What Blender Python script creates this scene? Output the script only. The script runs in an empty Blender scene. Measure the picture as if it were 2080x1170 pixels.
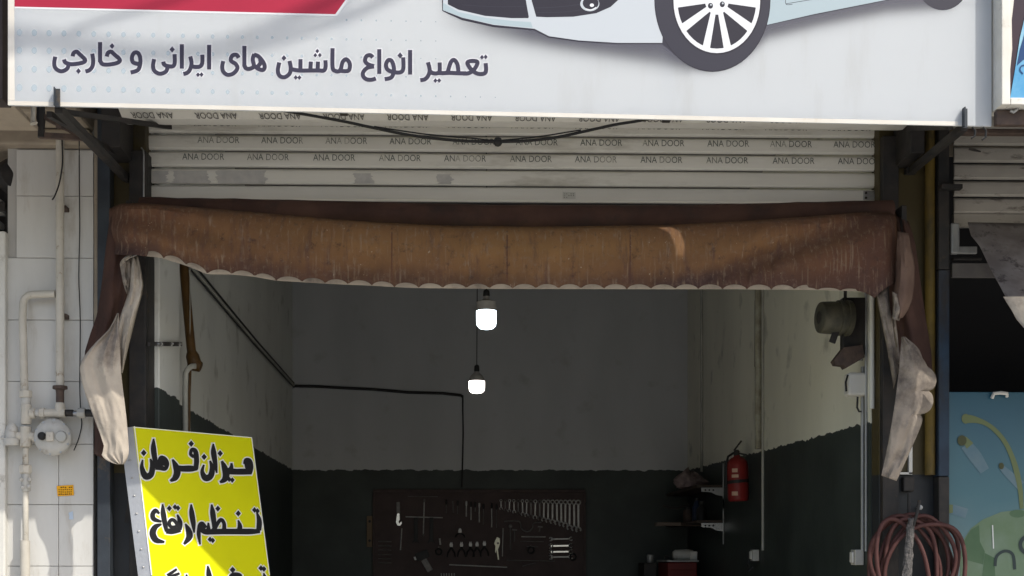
import bpy, bmesh, math, random
from mathutils import Vector, Matrix, noise as mnoise
R_ = math.radians
random.seed(7)
sc = bpy.context.scene
COL = sc.collection

# ------------------------------------------------------------------ camera
TH = R_(1.3); FP = 2631.6; EYE = Vector((0, -6.0, 1.6))
CX = 940 + FP*math.tan(TH); CY = 1130
cam = bpy.data.cameras.new('camera'); camo = bpy.data.objects.new('camera', cam); COL.objects.link(camo)
camo.location = EYE; camo.rotation_euler = (R_(90), 0, -TH)
cam.sensor_width = 36; cam.lens = 36*FP/2080
cam.shift_x = (1040-CX)/2080; cam.shift_y = (CY-585)/2080
cam.clip_end = 500; cam.clip_start = 0.05
sc.camera = camo

# ------------------------------------------------------------------ light
SUNV = Vector((-0.97, 1.0, -1.46)).normalized()          # the way the sunlight travels
w = bpy.data.worlds.new('World'); sc.world = w; w.use_nodes = True
nt = w.node_tree; bg = nt.nodes['Background']
sky = nt.nodes.new('ShaderNodeTexSky'); sky.sky_type = 'NISHITA'; sky.sun_disc = False
sky.sun_elevation = math.asin(-SUNV.z); sky.sun_rotation = math.atan2(-SUNV.x, -SUNV.y)
sky.air_density = 1.0; sky.dust_density = 2.5; sky.ozone_density = 1.0
nt.links.new(sky.outputs[0], bg.inputs[0]); bg.inputs[1].default_value = 0.15
sl = bpy.data.lights.new('sun', 'SUN'); sl.energy = 3.0; sl.angle = R_(0.53); sl.color = (1.0, 0.95, 0.86)
so = bpy.data.objects.new('sun', sl); COL.objects.link(so); so.location = (4, -6, 9)
so.rotation_euler = SUNV.to_track_quat('-Z', 'Y').to_euler()
sc.view_settings.view_transform = 'Standard'; sc.view_settings.look = 'None'
sc.view_settings.gamma = 1; sc.view_settings.exposure = 0.45; sc.view_settings.use_curve_mapping = False

# ------------------------------------------------------------------ measuring helpers
FW = Vector((math.sin(TH), math.cos(TH), 0)); RT = Vector((math.cos(TH), -math.sin(TH), 0)); UP = Vector((0, 0, 1))
def ray(x, y): return FW + RT*((x-CX)/FP) + UP*((CY-y)/FP)
def P(x, y, Y):
    d = ray(x, y); return EYE + d*((Y-EYE.y)/d.y)
def PX(x, y, X):
    d = ray(x, y); return EYE + d*((X-EYE.x)/d.x)
def PN(x, y, p0, n):
    d = ray(x, y); return EYE + d*((p0-EYE).dot(n)/d.dot(n))
def S(Y): return (Y+6)/FP
def nz(x, y=0, z=0): return mnoise.noise(Vector((x, y, z)))

# ------------------------------------------------------------------ materials
MATS = {}
def mat(name, c, rough=.6, metal=0., c2=None, scale=6., stretch=(1, 1, 1), amount=1., dirt=None, dscale=3., dlo=.5, dhi=.7,
        dstretch=(1, 1, 1), bump=0., bscale=40., spec=.22, emit=None, estr=0., fine=.0, obj=False):
    if name in MATS: return MATS[name]
    m = bpy.data.materials.new(name); m.use_nodes = True; MATS[name] = m
    N = m.node_tree.nodes; L = m.node_tree.links; b = N['Principled BSDF']
    b.inputs['Base Color'].default_value = (*c, 1); b.inputs['Roughness'].default_value = rough
    b.inputs['Metallic'].default_value = metal; b.inputs['Specular IOR Level'].default_value = spec
    if obj: pos = N.new('ShaderNodeTexCoord').outputs['Object']
    else: pos = N.new('ShaderNodeNewGeometry').outputs['Position']
    def ntex(sc_, st, det=6, rg=.6):
        mp = N.new('ShaderNodeMapping'); mp.inputs['Scale'].default_value = st; L.new(pos, mp.inputs[0])
        t = N.new('ShaderNodeTexNoise'); t.inputs['Scale'].default_value = sc_; t.inputs['Detail'].default_value = det
        t.inputs['Roughness'].default_value = rg; L.new(mp.outputs[0], t.inputs[0]); return t.outputs[0]
    def ramp(src, lo, hi):
        r = N.new('ShaderNodeMapRange'); r.inputs[1].default_value = lo; r.inputs[2].default_value = hi; L.new(src, r.inputs[0]); return r.outputs[0]
    def mix(f, a, bb):
        x = N.new('ShaderNodeMix'); x.data_type = 'RGBA'
        if isinstance(f, float): x.inputs[0].default_value = f
        else: L.new(f, x.inputs[0])
        for i, v in ((6, a), (7, bb)):
            if isinstance(v, tuple): x.inputs[i].default_value = (*v, 1)
            else: L.new(v, x.inputs[i])
        return x.outputs[2]
    col = c
    if c2: col = mix(ramp(ntex(scale, stretch), .35, .65), col, c2)
    if dirt: col = mix(ramp(ntex(dscale, dstretch, 9, .68), dlo, dhi), col, dirt)
    if fine:
        g = ramp(ntex(160, (1, 1, 1), 3), .3, .7)
        col = mix(ramp(g, -1.0/fine+1, 1.0/fine), col, (0.02, 0.02, 0.02)) if False else col
    if not isinstance(col, tuple): L.new(col, b.inputs['Base Color'])
    if bump:
        bp = N.new('ShaderNodeBump'); bp.inputs['Strength'].default_value = bump; bp.inputs['Distance'].default_value = .01
        L.new(ntex(bscale, (1, 1, 1), 5), bp.inputs['Height']); L.new(bp.outputs[0], b.inputs['Normal'])
    if emit:
        b.inputs['Emission Color'].default_value = (*emit, 1); b.inputs['Emission Strength'].default_value = estr
    return m

def two_tone(name, top, bot, z0, zslope, wob=.012, rough=.55, top2=None, dirt=None):
    """wall painted in two colours: the lower coat ends at height z0 + zslope*Y, with a hand-painted edge"""
    m = bpy.data.materials.new(name); m.use_nodes = True; MATS[name] = m
    N = m.node_tree.nodes; L = m.node_tree.links; b = N['Principled BSDF']; b.inputs['Roughness'].default_value = rough
    b.inputs['Specular IOR Level'].default_value = .35
    g = N.new('ShaderNodeNewGeometry'); sp = N.new('ShaderNodeSeparateXYZ'); L.new(g.outputs['Position'], sp.inputs[0])
    def math_(op, a, bb):
        k = N.new('ShaderNodeMath'); k.operation = op
        for i, v in ((0, a), (1, bb)):
            if isinstance(v, (int, float)): k.inputs[i].default_value = v
            else: L.new(v, k.inputs[i])
        return k.outputs[0]
    def ntx(sc_, det=4, st=(1, 1, 1)):
        mp = N.new('ShaderNodeMapping'); mp.inputs['Scale'].default_value = st; L.new(g.outputs['Position'], mp.inputs[0])
        t = N.new('ShaderNodeTexNoise'); t.inputs['Scale'].default_value = sc_; t.inputs['Detail'].default_value = det; L.new(mp.outputs[0], t.inputs[0]); return t.outputs[0]
    edge = math_('ADD', math_('MULTIPLY', sp.outputs['Y'], zslope), z0)
    wv = math_('MULTIPLY', math_('SUBTRACT', ntx(14, 8), .5), wob*4)
    f = math_('GREATER_THAN', math_('ADD', sp.outputs['Z'], wv), edge)
    def mixc(fac, a, bb):
        x = N.new('ShaderNodeMix'); x.data_type = 'RGBA'; L.new(fac, x.inputs[0])
        for i, v in ((6, a), (7, bb)):
            if isinstance(v, tuple): x.inputs[i].default_value = (*v, 1)
            else: L.new(v, x.inputs[i])
        return x.outputs[2]
    def rng(src, lo, hi):
        r = N.new('ShaderNodeMapRange'); r.inputs[1].default_value = lo; r.inputs[2].default_value = hi; L.new(src, r.inputs[0]); return r.outputs[0]
    t = mixc(rng(ntx(2.2, 6, (1, 1, .35)), .35, .7), top, top2 or tuple(x*.86 for x in top))
    if dirt: t = mixc(rng(ntx(5, 10), .6, .78), t, dirt)
    bo = mixc(rng(ntx(3, 7), .35, .7), bot, tuple(x*1.5+.004 for x in bot))
    L.new(mixc(f, bo, t), b.inputs['Base Color'])
    bp = N.new('ShaderNodeBump'); bp.inputs['Strength'].default_value = .25; bp.inputs['Distance'].default_value = .006
    L.new(ntx(18, 6), bp.inputs['Height']); L.new(bp.outputs[0], b.inputs['Normal'])
    return m

# ------------------------------------------------------------------ mesh helpers
class MB:
    def __init__(s): s.v = []; s.f = []; s.c = None; s.smooth = False
    def add(s, vs, fs):
        o = len(s.v); s.v += [Vector(v) for v in vs]; s.f += [tuple(i+o for i in f) for f in fs]; return s
    def box(s, a, b, bev=0.):
        x0, y0, z0 = [min(a[i], b[i]) for i in range(3)]; x1, y1, z1 = [max(a[i], b[i]) for i in range(3)]
        if bev <= 0:
            vs = [(x0,y0,z0),(x1,y0,z0),(x1,y1,z0),(x0,y1,z0),(x0,y0,z1),(x1,y0,z1),(x1,y1,z1),(x0,y1,z1)]
            return s.add(vs, [(0,3,2,1),(4,5,6,7),(0,1,5,4),(1,2,6,5),(2,3,7,6),(3,0,4,7)])
        bm = bmesh.new(); bmesh.ops.create_cube(bm, size=1)
        for v in bm.verts: v.co = Vector((x0+(v.co.x+.5)*(x1-x0), y0+(v.co.y+.5)*(y1-y0), z0+(v.co.z+.5)*(z1-z0)))
        bev = min(bev, .45*min(x1-x0, y1-y0, z1-z0))
        bmesh.ops.bevel(bm, geom=bm.edges[:], offset=bev, segments=2, affect='EDGES', profile=.5)
        bm.verts.index_update(); s.add([v.co.copy() for v in bm.verts], [tuple(v.index for v in f.verts) for f in bm.faces]); bm.free(); return s
    def bar(s, p, q, wx, wz, up=(0, 0, 1)):
        p = Vector(p); q = Vector(q); d = (q-p).normalized(); u = Vector(up)
        if abs(d.dot(u)) > .95: u = Vector((0, 1, 0))
        a = d.cross(u).normalized()*wx/2; b = a.cross(d).normalized()*wz/2
        vs = [p-a-b, p+a-b, p+a+b, p-a+b, q-a-b, q+a-b, q+a+b, q-a+b]
        return s.add(vs, [(3,2,1,0),(4,5,6,7),(0,1,5,4),(1,2,6,5),(2,3,7,6),(3,0,4,7)])
    def tube(s, pts, r, n=10, caps=True):
        pts = [Vector(p) for p in pts]; rs = r if isinstance(r, (list, tuple)) else [r]*len(pts)
        rings = []; prev = None
        for i, p in enumerate(pts):
            t = (pts[min(i+1, len(pts)-1)]-pts[max(i-1, 0)])
            t = t.normalized() if t.length > 1e-9 else Vector((0, 0, 1))
            if prev is None:
                u = Vector((0, 0, 1)) if abs(t.z) < .9 else Vector((1, 0, 0))
                a = t.cross(u).normalized()
            else: a = (prev - t*prev.dot(t)).normalized()
            prev = a; b = t.cross(a)
            rings.append([p + (a*math.cos(2*math.pi*k/n)+b*math.sin(2*math.pi*k/n))*rs[i] for k in range(n)])
        vs = [v for rg in rings for v in rg]; fs = []
        for i in range(len(rings)-1):
            for k in range(n):
                k2 = (k+1) % n; fs.append((i*n+k, i*n+k2, (i+1)*n+k2, (i+1)*n+k))
        if caps: fs += [tuple(range(n))[::-1], tuple((len(rings)-1)*n+k for k in range(n))]
        s.smooth = True
        return s.add(vs, fs)
    def lathe(s, o, axis, prof, n=20):
        """prof: list of (distance along axis, radius)"""
        axis = Vector(axis).normalized(); o = Vector(o)
        return s.tube([o+axis*h for h, r in prof], [max(r, .0004) for h, r in prof], n)
    def slab(s, pts, off):
        """polygon (list of points) given the thickness vector off"""
        n = len(pts); pts = [Vector(p) for p in pts]; off = Vector(off)
        vs = pts + [p+off for p in pts]
        fs = [tuple(range(n)), tuple(range(2*n-1, n-1, -1))] + [(i, n+i, n+(i+1) % n, (i+1) % n) for i in range(n)]
        return s.add(vs, fs)
    def poly(s, pts): return s.add(pts, [tuple(range(len(pts)))])
    def grid(s, fn, nu, nv):
        vs = [fn(i/nu, j/nv) for j in range(nv+1) for i in range(nu+1)]
        fs = [(j*(nu+1)+i, j*(nu+1)+i+1, (j+1)*(nu+1)+i+1, (j+1)*(nu+1)+i) for j in range(nv) for i in range(nu)]
        s.smooth = True
        return s.add(vs, fs)
    def build(s, name, material, parent=None, **kw):
        me = bpy.data.meshes.new(name); org = root_loc(parent) if parent else None
        if org is None:
            xs = [v.x for v in s.v]; ys = [v.y for v in s.v]; zs = [v.z for v in s.v]
            org = Vector(((min(xs)+max(xs))/2, (min(ys)+max(ys))/2, min(zs)))
        me.from_pydata([v-org for v in s.v], [], s.f)
        me.validate()
        bm = bmesh.new(); bm.from_mesh(me); bmesh.ops.recalc_face_normals(bm, faces=bm.faces); bm.to_mesh(me); bm.free()
        me.materials.append(material)
        if s.smooth:
            me.polygons.foreach_set('use_smooth', [len(p.vertices) < 8 for p in me.polygons])
            try: me.set_sharp_from_angle(angle=R_(42))
            except Exception: pass
        o = bpy.data.objects.new(name, me); COL.objects.link(o)
        if parent: o.parent = parent
        else: o.location = org
        for k, v in kw.items(): o[k] = v
        return o
def root_loc(o):
    r = Vector(o.location)
    while o.parent: o = o.parent; r = r+o.location
    return r
def thing(name, label, cat, loc, group=None):
    o = bpy.data.objects.new(name, None); COL.objects.link(o); o.location = loc; o.empty_display_size = .05
    o['label'] = label; o['category'] = cat
    if group: o['group'] = group
    return o
def one(mb, name, material, label, cat, group=None, **kw):
    o = mb.build(name, material, None, label=label, category=cat, **kw)
    if group: o['group'] = group
    return o
def solid(o, t, off=0):
    m = o.modifiers.new('thickness', 'SOLIDIFY'); m.thickness = t; m.offset = off; return o
def cr(pts, n=6):
    """Catmull-Rom through tuples of any size"""
    out = []; m = len(pts)
    for i in range(m-1):
        p0 = pts[max(i-1, 0)]; p1 = pts[i]; p2 = pts[i+1]; p3 = pts[min(i+2, m-1)]
        for k in range(n):
            t = k/n
            out.append(tuple(.5*((2*b)+(-a+c)*t+(2*a-5*b+4*c-d)*t*t+(-a+3*b-3*c+d)*t**3) for a, b, c, d in zip(p0, p1, p2, p3)))
    out.append(tuple(pts[-1])); return out
def lerp_line(pts, t):
    """point at parameter t of a polyline of tuples, by arc length"""
    ds = [0]
    for a, b in zip(pts, pts[1:]): ds.append(ds[-1]+math.dist(a[:2], b[:2]))
    x = t*ds[-1]
    for i in range(len(pts)-1):
        if x <= ds[i+1] or i == len(pts)-2:
            k = (x-ds[i])/max(ds[i+1]-ds[i], 1e-9); k = min(max(k, 0), 1)
            return tuple(a+(b-a)*k for a, b in zip(pts[i], pts[i+1]))
def interp(tab, x):
    for (a, b), (c, d) in zip(tab, tab[1:]):
        if x <= c: return b+(d-b)*max(0, (x-a))/(c-a)
    return tab[-1][1]
class Print:
    """flat print on a plane: strokes and patches in measured coordinates, each a hair above the one before"""
    def __init__(s, p0, n, lift, conv=lambda x, y: (x, y)):
        s.p0 = Vector(p0); s.n = Vector(n).normalized(); s.lift = lift; s.conv = conv; s.mb = MB()
    def pt(s, x, y): return PN(*s.conv(x, y), s.p0, s.n) + s.n*s.lift
    def step(s, d=.000006): s.lift += d
    def poly(s, pts): s.mb.poly([s.pt(*p) for p in pts]); s.step(); return s
    def stroke(s, pts, wd=None, grow=0., n=6):
        pts = [(p[0], p[1], (p[2] if len(p) > 2 else wd)+grow) for p in pts]
        pts = cr(pts, n) if len(pts) > 2 else pts
        if grow:                                        # halo reaches past the stroke's ends as well
            (x0, y0, w0), (x1, y1, w1) = pts[0], pts[1]; l = math.dist((x0, y0), (x1, y1)) or 1
            pts = [(x0+(x0-x1)/l*grow*.5, y0+(y0-y1)/l*grow*.5, w0)]+pts
            (x0, y0, w0), (x1, y1, w1) = pts[-1], pts[-2]; l = math.dist((x0, y0), (x1, y1)) or 1
            pts = pts+[(x0+(x0-x1)/l*grow*.5, y0+(y0-y1)/l*grow*.5, w0)]
        L, R = [], []
        for i, (x, y, ww) in enumerate(pts):
            a = pts[max(i-1, 0)]; b = pts[min(i+1, len(pts)-1)]
            dx, dy = b[0]-a[0], b[1]-a[1]; l = math.hypot(dx, dy) or 1
            ox, oy = -dy/l*ww/2, dx/l*ww/2
            L.append(s.pt(x+ox, y+oy)); R.append(s.pt(x-ox, y-oy)); s.step(.0000004)
        vs = [v for p in zip(L, R) for v in p]
        s.mb.add(vs, [(2*i, 2*i+1, 2*i+3, 2*i+2) for i in range(len(L)-1)]); s.step(); return s
    def diamond(s, x, y, r): return s.poly([(x-r*.85, y), (x, y-r), (x+r*.85, y), (x, y+r)])
    def disc(s, x, y, rx, ry=None, n=20, a0=0, a1=360):
        ry = ry or rx
        return s.poly([(x+rx*math.cos(R_(a0+(a1-a0)*k/n)), y+ry*math.sin(R_(a0+(a1-a0)*k/n))) for k in range(n if a1-a0 == 360 else n+1)])
    def ring(s, x, y, rx, ry, k0, k1, n=40):
        vs = []
        for i in range(n):
            a = 2*math.pi*i/n
            for k in (k0, k1): vs.append(s.pt(x+rx*k*math.cos(a), y+ry*k*math.sin(a)))
        s.mb.add(vs, [(2*i, 2*i+1, (2*i+3) % (2*n), (2*i+2) % (2*n)) for i in range(n)]); s.step(); return s
    def build(s, name, m, parent, **kw): return s.mb.build(name, m, parent, **kw)
def text_mesh(body, size):
    c = bpy.data.curves.new('text', 'FONT'); c.body = body; c.size = size; c.resolution_u = 3
    o = bpy.data.objects.new('text', c); COL.objects.link(o)
    dg = bpy.context.evaluated_depsgraph_get()
    me = bpy.data.meshes.new_from_object(o.evaluated_get(dg)); bpy.data.objects.remove(o); bpy.data.curves.remove(c)
    vs = [v.co.copy() for v in me.vertices]; fs = [tuple(p.vertices) for p in me.polygons]; bpy.data.meshes.remove(me)
    return vs, fs

# ------------------------------------------------------------------ palette
M_white = mat('old white paint', (.62, .61, .57), .5, c2=(.54, .53, .49), scale=3, dirt=(.25, .22, .18), dscale=9, dlo=.6, dhi=.75, bump=.1)
M_tile = mat('white glazed cladding', (.56, .555, .53), .35, c2=(.49, .48, .45), scale=4, stretch=(1, 1, .3), dirt=(.33, .29, .235), dscale=5, dlo=.54, dhi=.76, dstretch=(1.6, 1, .35))
M_grout = mat('grey joint mortar', (.40, .39, .37), .9)
M_plaster = mat('stained beige plaster', (.34, .29, .22), .85, c2=(.25, .21, .165), scale=5, dirt=(.12, .09, .07), dscale=3, dlo=.55, dhi=.72, dstretch=(.6, 1, 2), bump=.3, bscale=25)
M_dark = mat('grimy black steel', (.020, .0205, .021), .55, c2=(.038, .033, .03), scale=12, dirt=(.085, .06, .035), dscale=14, dlo=.64, dhi=.72, bump=.15)
M_blue = mat('dark blue painted steel', (.028, .033, .040), .42, c2=(.04, .048, .058), scale=7, dirt=(.10, .075, .05), dscale=8, dlo=.58, dhi=.7, bump=.12)
M_bluer = mat('worn blue painted steel', (.018, .026, .042), .5, c2=(.028, .05, .08), scale=5, dirt=(.032, .029, .028), dscale=6, dlo=.44, dhi=.60, bump=.12, dstretch=(1, 1, .4))
M_yellow = mat('dirty mustard paint', (.145, .098, .02), .55, c2=(.085, .058, .016), scale=5, dirt=(.05, .04, .02), dscale=6, dlo=.47, dhi=.66, dstretch=(1, 1, .5), bump=.15)
M_slat = mat('galvanised white slat', (.68, .665, .61), .45, metal=.0, c2=(.60, .585, .535), scale=2, stretch=(.3, 1, 6), dirt=(.30, .275, .225), dscale=3, dlo=.55, dhi=.8, dstretch=(.5, 1, 2))
M_slat2 = mat('clean bottom slat', (.68, .67, .63), .42, metal=0., c2=(.62, .61, .575), scale=3, stretch=(.3, 1, 4))
M_slatn = mat('sooty shutter slat', (.36, .34, .30), .55, metal=.1, c2=(.30, .28, .25), scale=4, dirt=(.055, .04, .035), dscale=10, dlo=.56, dhi=.7, dstretch=(.6, 1, 2.2))
M_black = mat('black rubber', (.018, .018, .018), .5)
M_steel = mat('dull steel', (.42, .42, .42), .36, metal=.9, c2=(.33, .33, .33), scale=30)
M_chrome = mat('bright steel', (.68, .68, .67), .25, metal=.9)
M_galv = mat('galvanised conduit', (.36, .365, .36), .45, metal=.4, c2=(.26, .265, .26), scale=20, stretch=(1, 1, .2))
M_pipe = mat('cream gas pipe paint', (.50, .47, .41), .45, c2=(.42, .395, .34), scale=9, dirt=(.20, .15, .10), dscale=18, dlo=.6, dhi=.7, bump=.1)
M_meter = mat('grey cast aluminium', (.46, .455, .43), .5, metal=.1, c2=(.38, .37, .34), scale=14, dirt=(.24, .21, .17), dscale=16, dlo=.58, dhi=.7, bump=.12)

# canvas of the awning: sun-bleached orange brown with dark grime and painted fold shade
def canvas_mat():
    m = bpy.data.materials.new('weathered brown canvas'); m.use_nodes = True
    N = m.node_tree.nodes; L = m.node_tree.links; b = N['Principled BSDF']; b.inputs['Roughness'].default_value = .7
    b.inputs['Specular IOR Level'].default_value = .12
    g = N.new('ShaderNodeNewGeometry')
    def ntx(s, det, st, rg=.6):
        mp = N.new('ShaderNodeMapping'); mp.inputs['Scale'].default_value = st; L.new(g.outputs['Position'], mp.inputs[0])
        t = N.new('ShaderNodeTexNoise'); t.inputs['Scale'].default_value = s; t.inputs['Detail'].default_value = det; t.inputs['Roughness'].default_value = rg
        L.new(mp.outputs[0], t.inputs[0]); return t.outputs[0]
    def mx(f, lo, hi, a, bb):
        r = N.new('ShaderNodeMapRange'); r.inputs[1].default_value = lo; r.inputs[2].default_value = hi; L.new(f, r.inputs[0])
        x = N.new('ShaderNodeMix'); x.data_type = 'RGBA'; L.new(r.outputs[0], x.inputs[0])
        for i, v in ((6, a), (7, bb)):
            if isinstance(v, tuple): x.inputs[i].default_value = (*v, 1)
            else: L.new(v, x.inputs[i])
        return x.outputs[2]
    av = N.new('ShaderNodeAttribute'); av.attribute_name = 'wear_shade'; sv = N.new('ShaderNodeSeparateColor'); L.new(av.outputs['Color'], sv.inputs[0])
    def plus(a, n, k):
        m1 = N.new('ShaderNodeMath'); m1.operation = 'MULTIPLY_ADD'; m1.inputs[1].default_value = k; L.new(n, m1.inputs[0]); L.new(a, m1.inputs[2]); return m1.outputs[0]
    c = mx(plus(sv.outputs[0], ntx(1.6, 6, (.6, 1, 1.6)), .8), .45, 1.05, (.100, .047, .029), (.205, .112, .044))
    c = mx(plus(sv.outputs[1], ntx(2.4, 9, (.9, 1, 1.0), .66), 1.0), .62, 1.25, c, (.046, .027, .025))
    c = mx(ntx(9, 9, (2.2, 1, .35), .7), .52, .74, c, (.072, .040, .034))
    c = mx(ntx(30, 6, (2.5, 1, .2)), .56, .74, c, (.20, .145, .10))
    c = mx(ntx(38, 9, (1, 1, 1), .75), .54, .80, c, (.17, .125, .095))
    c = mx(ntx(21, 9, (1, 1, 1), .75), .56, .74, c, (.045, .028, .024))
    c = mx(ntx(70, 3, (1, 1, .6)), .70, .74, c, (.26, .2, .15))
    L.new(c, b.inputs['Base Color'])
    bp = N.new('ShaderNodeBump'); bp.inputs['Strength'].default_value = .55; bp.inputs['Distance'].default_value = .012
    L.new(ntx(14, 12, (1, 1, 1), .68), bp.inputs['Height']); L.new(bp.outputs[0], b.inputs['Normal'])
    return m
M_canvas = canvas_mat()
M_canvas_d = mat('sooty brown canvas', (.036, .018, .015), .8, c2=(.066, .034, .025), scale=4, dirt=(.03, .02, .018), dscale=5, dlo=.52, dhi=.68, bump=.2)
M_canvas_p = mat('faded pink canvas', (.165, .108, .08), .8, c2=(.115, .072, .055), scale=6, dirt=(.10, .055, .04), dscale=9, dlo=.58, dhi=.7, bump=.2)
M_lining = mat('grubby cream canvas lining', (.42, .37, .305), .8, c2=(.32, .28, .235), scale=6, dirt=(.11, .09, .08), dscale=4.5, dlo=.50, dhi=.72, bump=.25, bscale=30)

M_lining2 = mat('dirty beige lining with shade', (.31, .265, .215), .85, c2=(.235, .20, .165), scale=7, dirt=(.075, .062, .056), dscale=5, dlo=.47, dhi=.68, bump=.25, bscale=30)  # dirtier lining copy, darkened further for the flap and folds in shade
# ------------------------------------------------------------------ ground
M_asph = mat('asphalt', (.16, .155, .148), .9, c2=(.19, .185, .175), scale=2, bump=.3, bscale=120)
M_pave = mat('worn concrete paving', (.54, .52, .48), .85, c2=(.48, .46, .425), scale=1.4, dirt=(.33, .31, .28), dscale=2, dlo=.55, dhi=.75, bump=.2)
MB().grid(lambda u, v: Vector((-60+120*u, -70+130*v, -.13)), 6, 6).build('road', M_asph, None, kind='structure')
MB().box((-40, -9.6, -.125), (40, .02, 0)).build('pavement', M_pave, None, kind='structure')
kb = MB()
for i in range(40): kb.box((-40+2*i+.01, -9.78, -.125), (-38+2*i-.01, -9.605, .02), .015)
kb.build('kerb', mat('kerb stone', (.42, .41, .38), .85, c2=(.34, .33, .3), scale=5), None, kind='structure')
XL, XR, YB = -1.468, 1.95, 5.2
MB().box((XL-.3, .024, -.125), (XR+.3, YB+.2, .004)).build('shop_floor', mat('oily shop floor', (.30, .29, .27), .6, c2=(.22, .21, .2), scale=1.5), None, kind='structure')

# ------------------------------------------------------------------ the workshop's walls
GRN = (.023, .030, .027)
CRM = (.64, .65, .61)
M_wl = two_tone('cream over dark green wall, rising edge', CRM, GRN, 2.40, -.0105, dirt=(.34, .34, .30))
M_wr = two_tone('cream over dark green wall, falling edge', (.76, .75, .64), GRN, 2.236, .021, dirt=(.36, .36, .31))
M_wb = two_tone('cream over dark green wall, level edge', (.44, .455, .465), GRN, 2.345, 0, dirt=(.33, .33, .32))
MB().box((XL-.2, .15, .008), (XL, YB, 4.1)).build('wall_left', M_wl, None, kind='structure')
MB().box((XR, .15, .008), (XR+.2, YB, 4.1)).build('wall_right', M_wr, None, kind='structure')
MB().box((XL-.2, YB+.002, .008), (XR+.2, YB+.2, 4.1)).build('wall_back', M_wb, None, kind='structure')
MB().box((XL-.2, .15, 4.103), (XR+.2, YB+.2, 4.3)).build('ceiling', mat('smoky ceiling', (.30, .29, .27), .9, c2=(.22, .21, .2), scale=1.5), None, kind='structure')
# slight step of the left wall near the doorway (a flat pilaster) and the right-hand one
pil = MB().box((XL, .18, .01), (XL+.03, .62, 4.09), .006).build('pilaster', M_wl, None, kind='structure')

# piers either side of the doorway and the wall above it
M_pier = two_tone('mustard over black pier', (.062, .047, .015), (.014, .016, .018), 1.985, 0, wob=.004, top2=(.05, .038, .015), dirt=(.028, .024, .018))
xl0 = P(190, 600, 0).x; xr1 = P(1934, 600, 0).x
pl = thing('door_pier', 'mustard and black doorway pier beside the white tiled wall', 'pier', (-1.6, .1, 0))
MB().box((xl0+.003, .04, .006), (XL-.004, .45, 3.75), .004).build('pier_body', M_pier, pl)
a = P(198, 500, -.03).x; b = P(224, 500, -.03).x
MB().box((a, -.035, .006), (b, .036, 3.75), .004).build('steel_post', M_blue, pl)
MB().box((xl0+.002, -.004, 2.5), (a-.003, .036, 3.62), .006).build('plaster_edge', M_plaster, pl)
pr = thing('door_pier', 'mustard and black doorway pier beside the blue poster', 'pier', (2.1, .1, 0))
MB().box((XR+.004, .04, .006), (xr1-.004, .45, 3.75), .004).build('pier_body', M_pier, pr)
a = P(1906, 700, -.03).x; b = P(1928, 700, -.03).x
MB().box((a, -.035, .006), (b, .036, 1.97), .004).build('steel_post', M_dark, pr)
MB().box((a, -.035, 1.973), (b, .036, 2.93), .004).build('steel_post', M_bluer, pr)
MB().box((a, -.035, 2.933), (b, .036, 3.75), .004).build('steel_post', M_dark, pr)
p0 = P(1893, 965, -.02); p1 = P(1893, 255, -.02)
MB().tube([(p0.x, 0.005, 1.98), (p0.x, .005, p1.z+.2)], .024, 12).build('yellow_pipe', M_yellow, pr)
a = P(1846, 880, -.01); b = P(1858, 962, -.01)
MB().box((a.x+.012, .02, b.z), (b.x, .0385, a.z+.12)).box((a.x-.03, .02, b.z-.002), (b.x, .0385, b.z+.008)).build('white_angle_strip', M_white, pr)
a = P(1836, 968, 0); b = P(1858, 998, 0)
MB().box((a.x, .0, b.z), (b.x, .038, a.z), .006).build('junction_box', M_dark, pr)
up = MB().box((-1.75, .26, 3.76), (2.3, .5, 9.0))
one(up, 'front_wall', M_plaster, 'plastered shop front wall above the roller shutter behind the sign', 'wall')

# ------------------------------------------------------------------ roller shutter
sh = thing('roller_shutter', 'raised grey roller shutter with faded lettering above the brown awning', 'shutter', (.2, .12, 3.2))
YS = .12
def shutter_edge(x, yl, yr): return yl + (yr-yl)*(x-300)/1493
rows = [(240, 246), (274, 279.5), (308, 313.5), (342, 347.5), (376, 381.5), (410, 415.5)]
def slat_mesh(x0, x1, zb, zt, y, tilt=0.):
    prof = [(-.000, 0), (-.004, .004), (-.010, .010), (-.011, .03), (-.0115, .05), (-.010, .064), (-.004, .070), (0, .0735), (.006, .0735), (.006, 0)]
    k = (zt-zb)/.0765; mb = MB()
    A = [Vector((x0, y+p, zb+q*k)) for p, q in prof]; B = [Vector((x1, y+p, zb+q*k+tilt)) for p, q in prof]; n = len(prof)
    mb.add(A+B, [(i, (i+1) % n, n+(i+1) % n, n+i) for i in range(n)]+[tuple(range(n))[::-1], tuple(range(n, 2*n))]); return mb
TV, TF = text_mesh('ANA DOOR', 1.0)
tx0 = min(v.x for v in TV); tx1 = max(v.x for v in TV); tz1 = max(v.y for v in TV)
M_print = None
def worn_print(name, ink, base, lo, hi):
    return mat(name, ink, .6, dirt=base, dscale=16, dlo=lo, dhi=hi, dstretch=(1, 1, .8))
M_ink = worn_print('worn slat lettering', (.10, .11, .10), (.40, .39, .34), .50, .66)
M_ink_d = worn_print('dark slat lettering', (.09, .085, .08), (.40, .37, .32), .56, .7)
starts = {0: (258, 118.5+10), 1: (275, 129.1), 2: (240, 132.5)}
lets = {}
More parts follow.
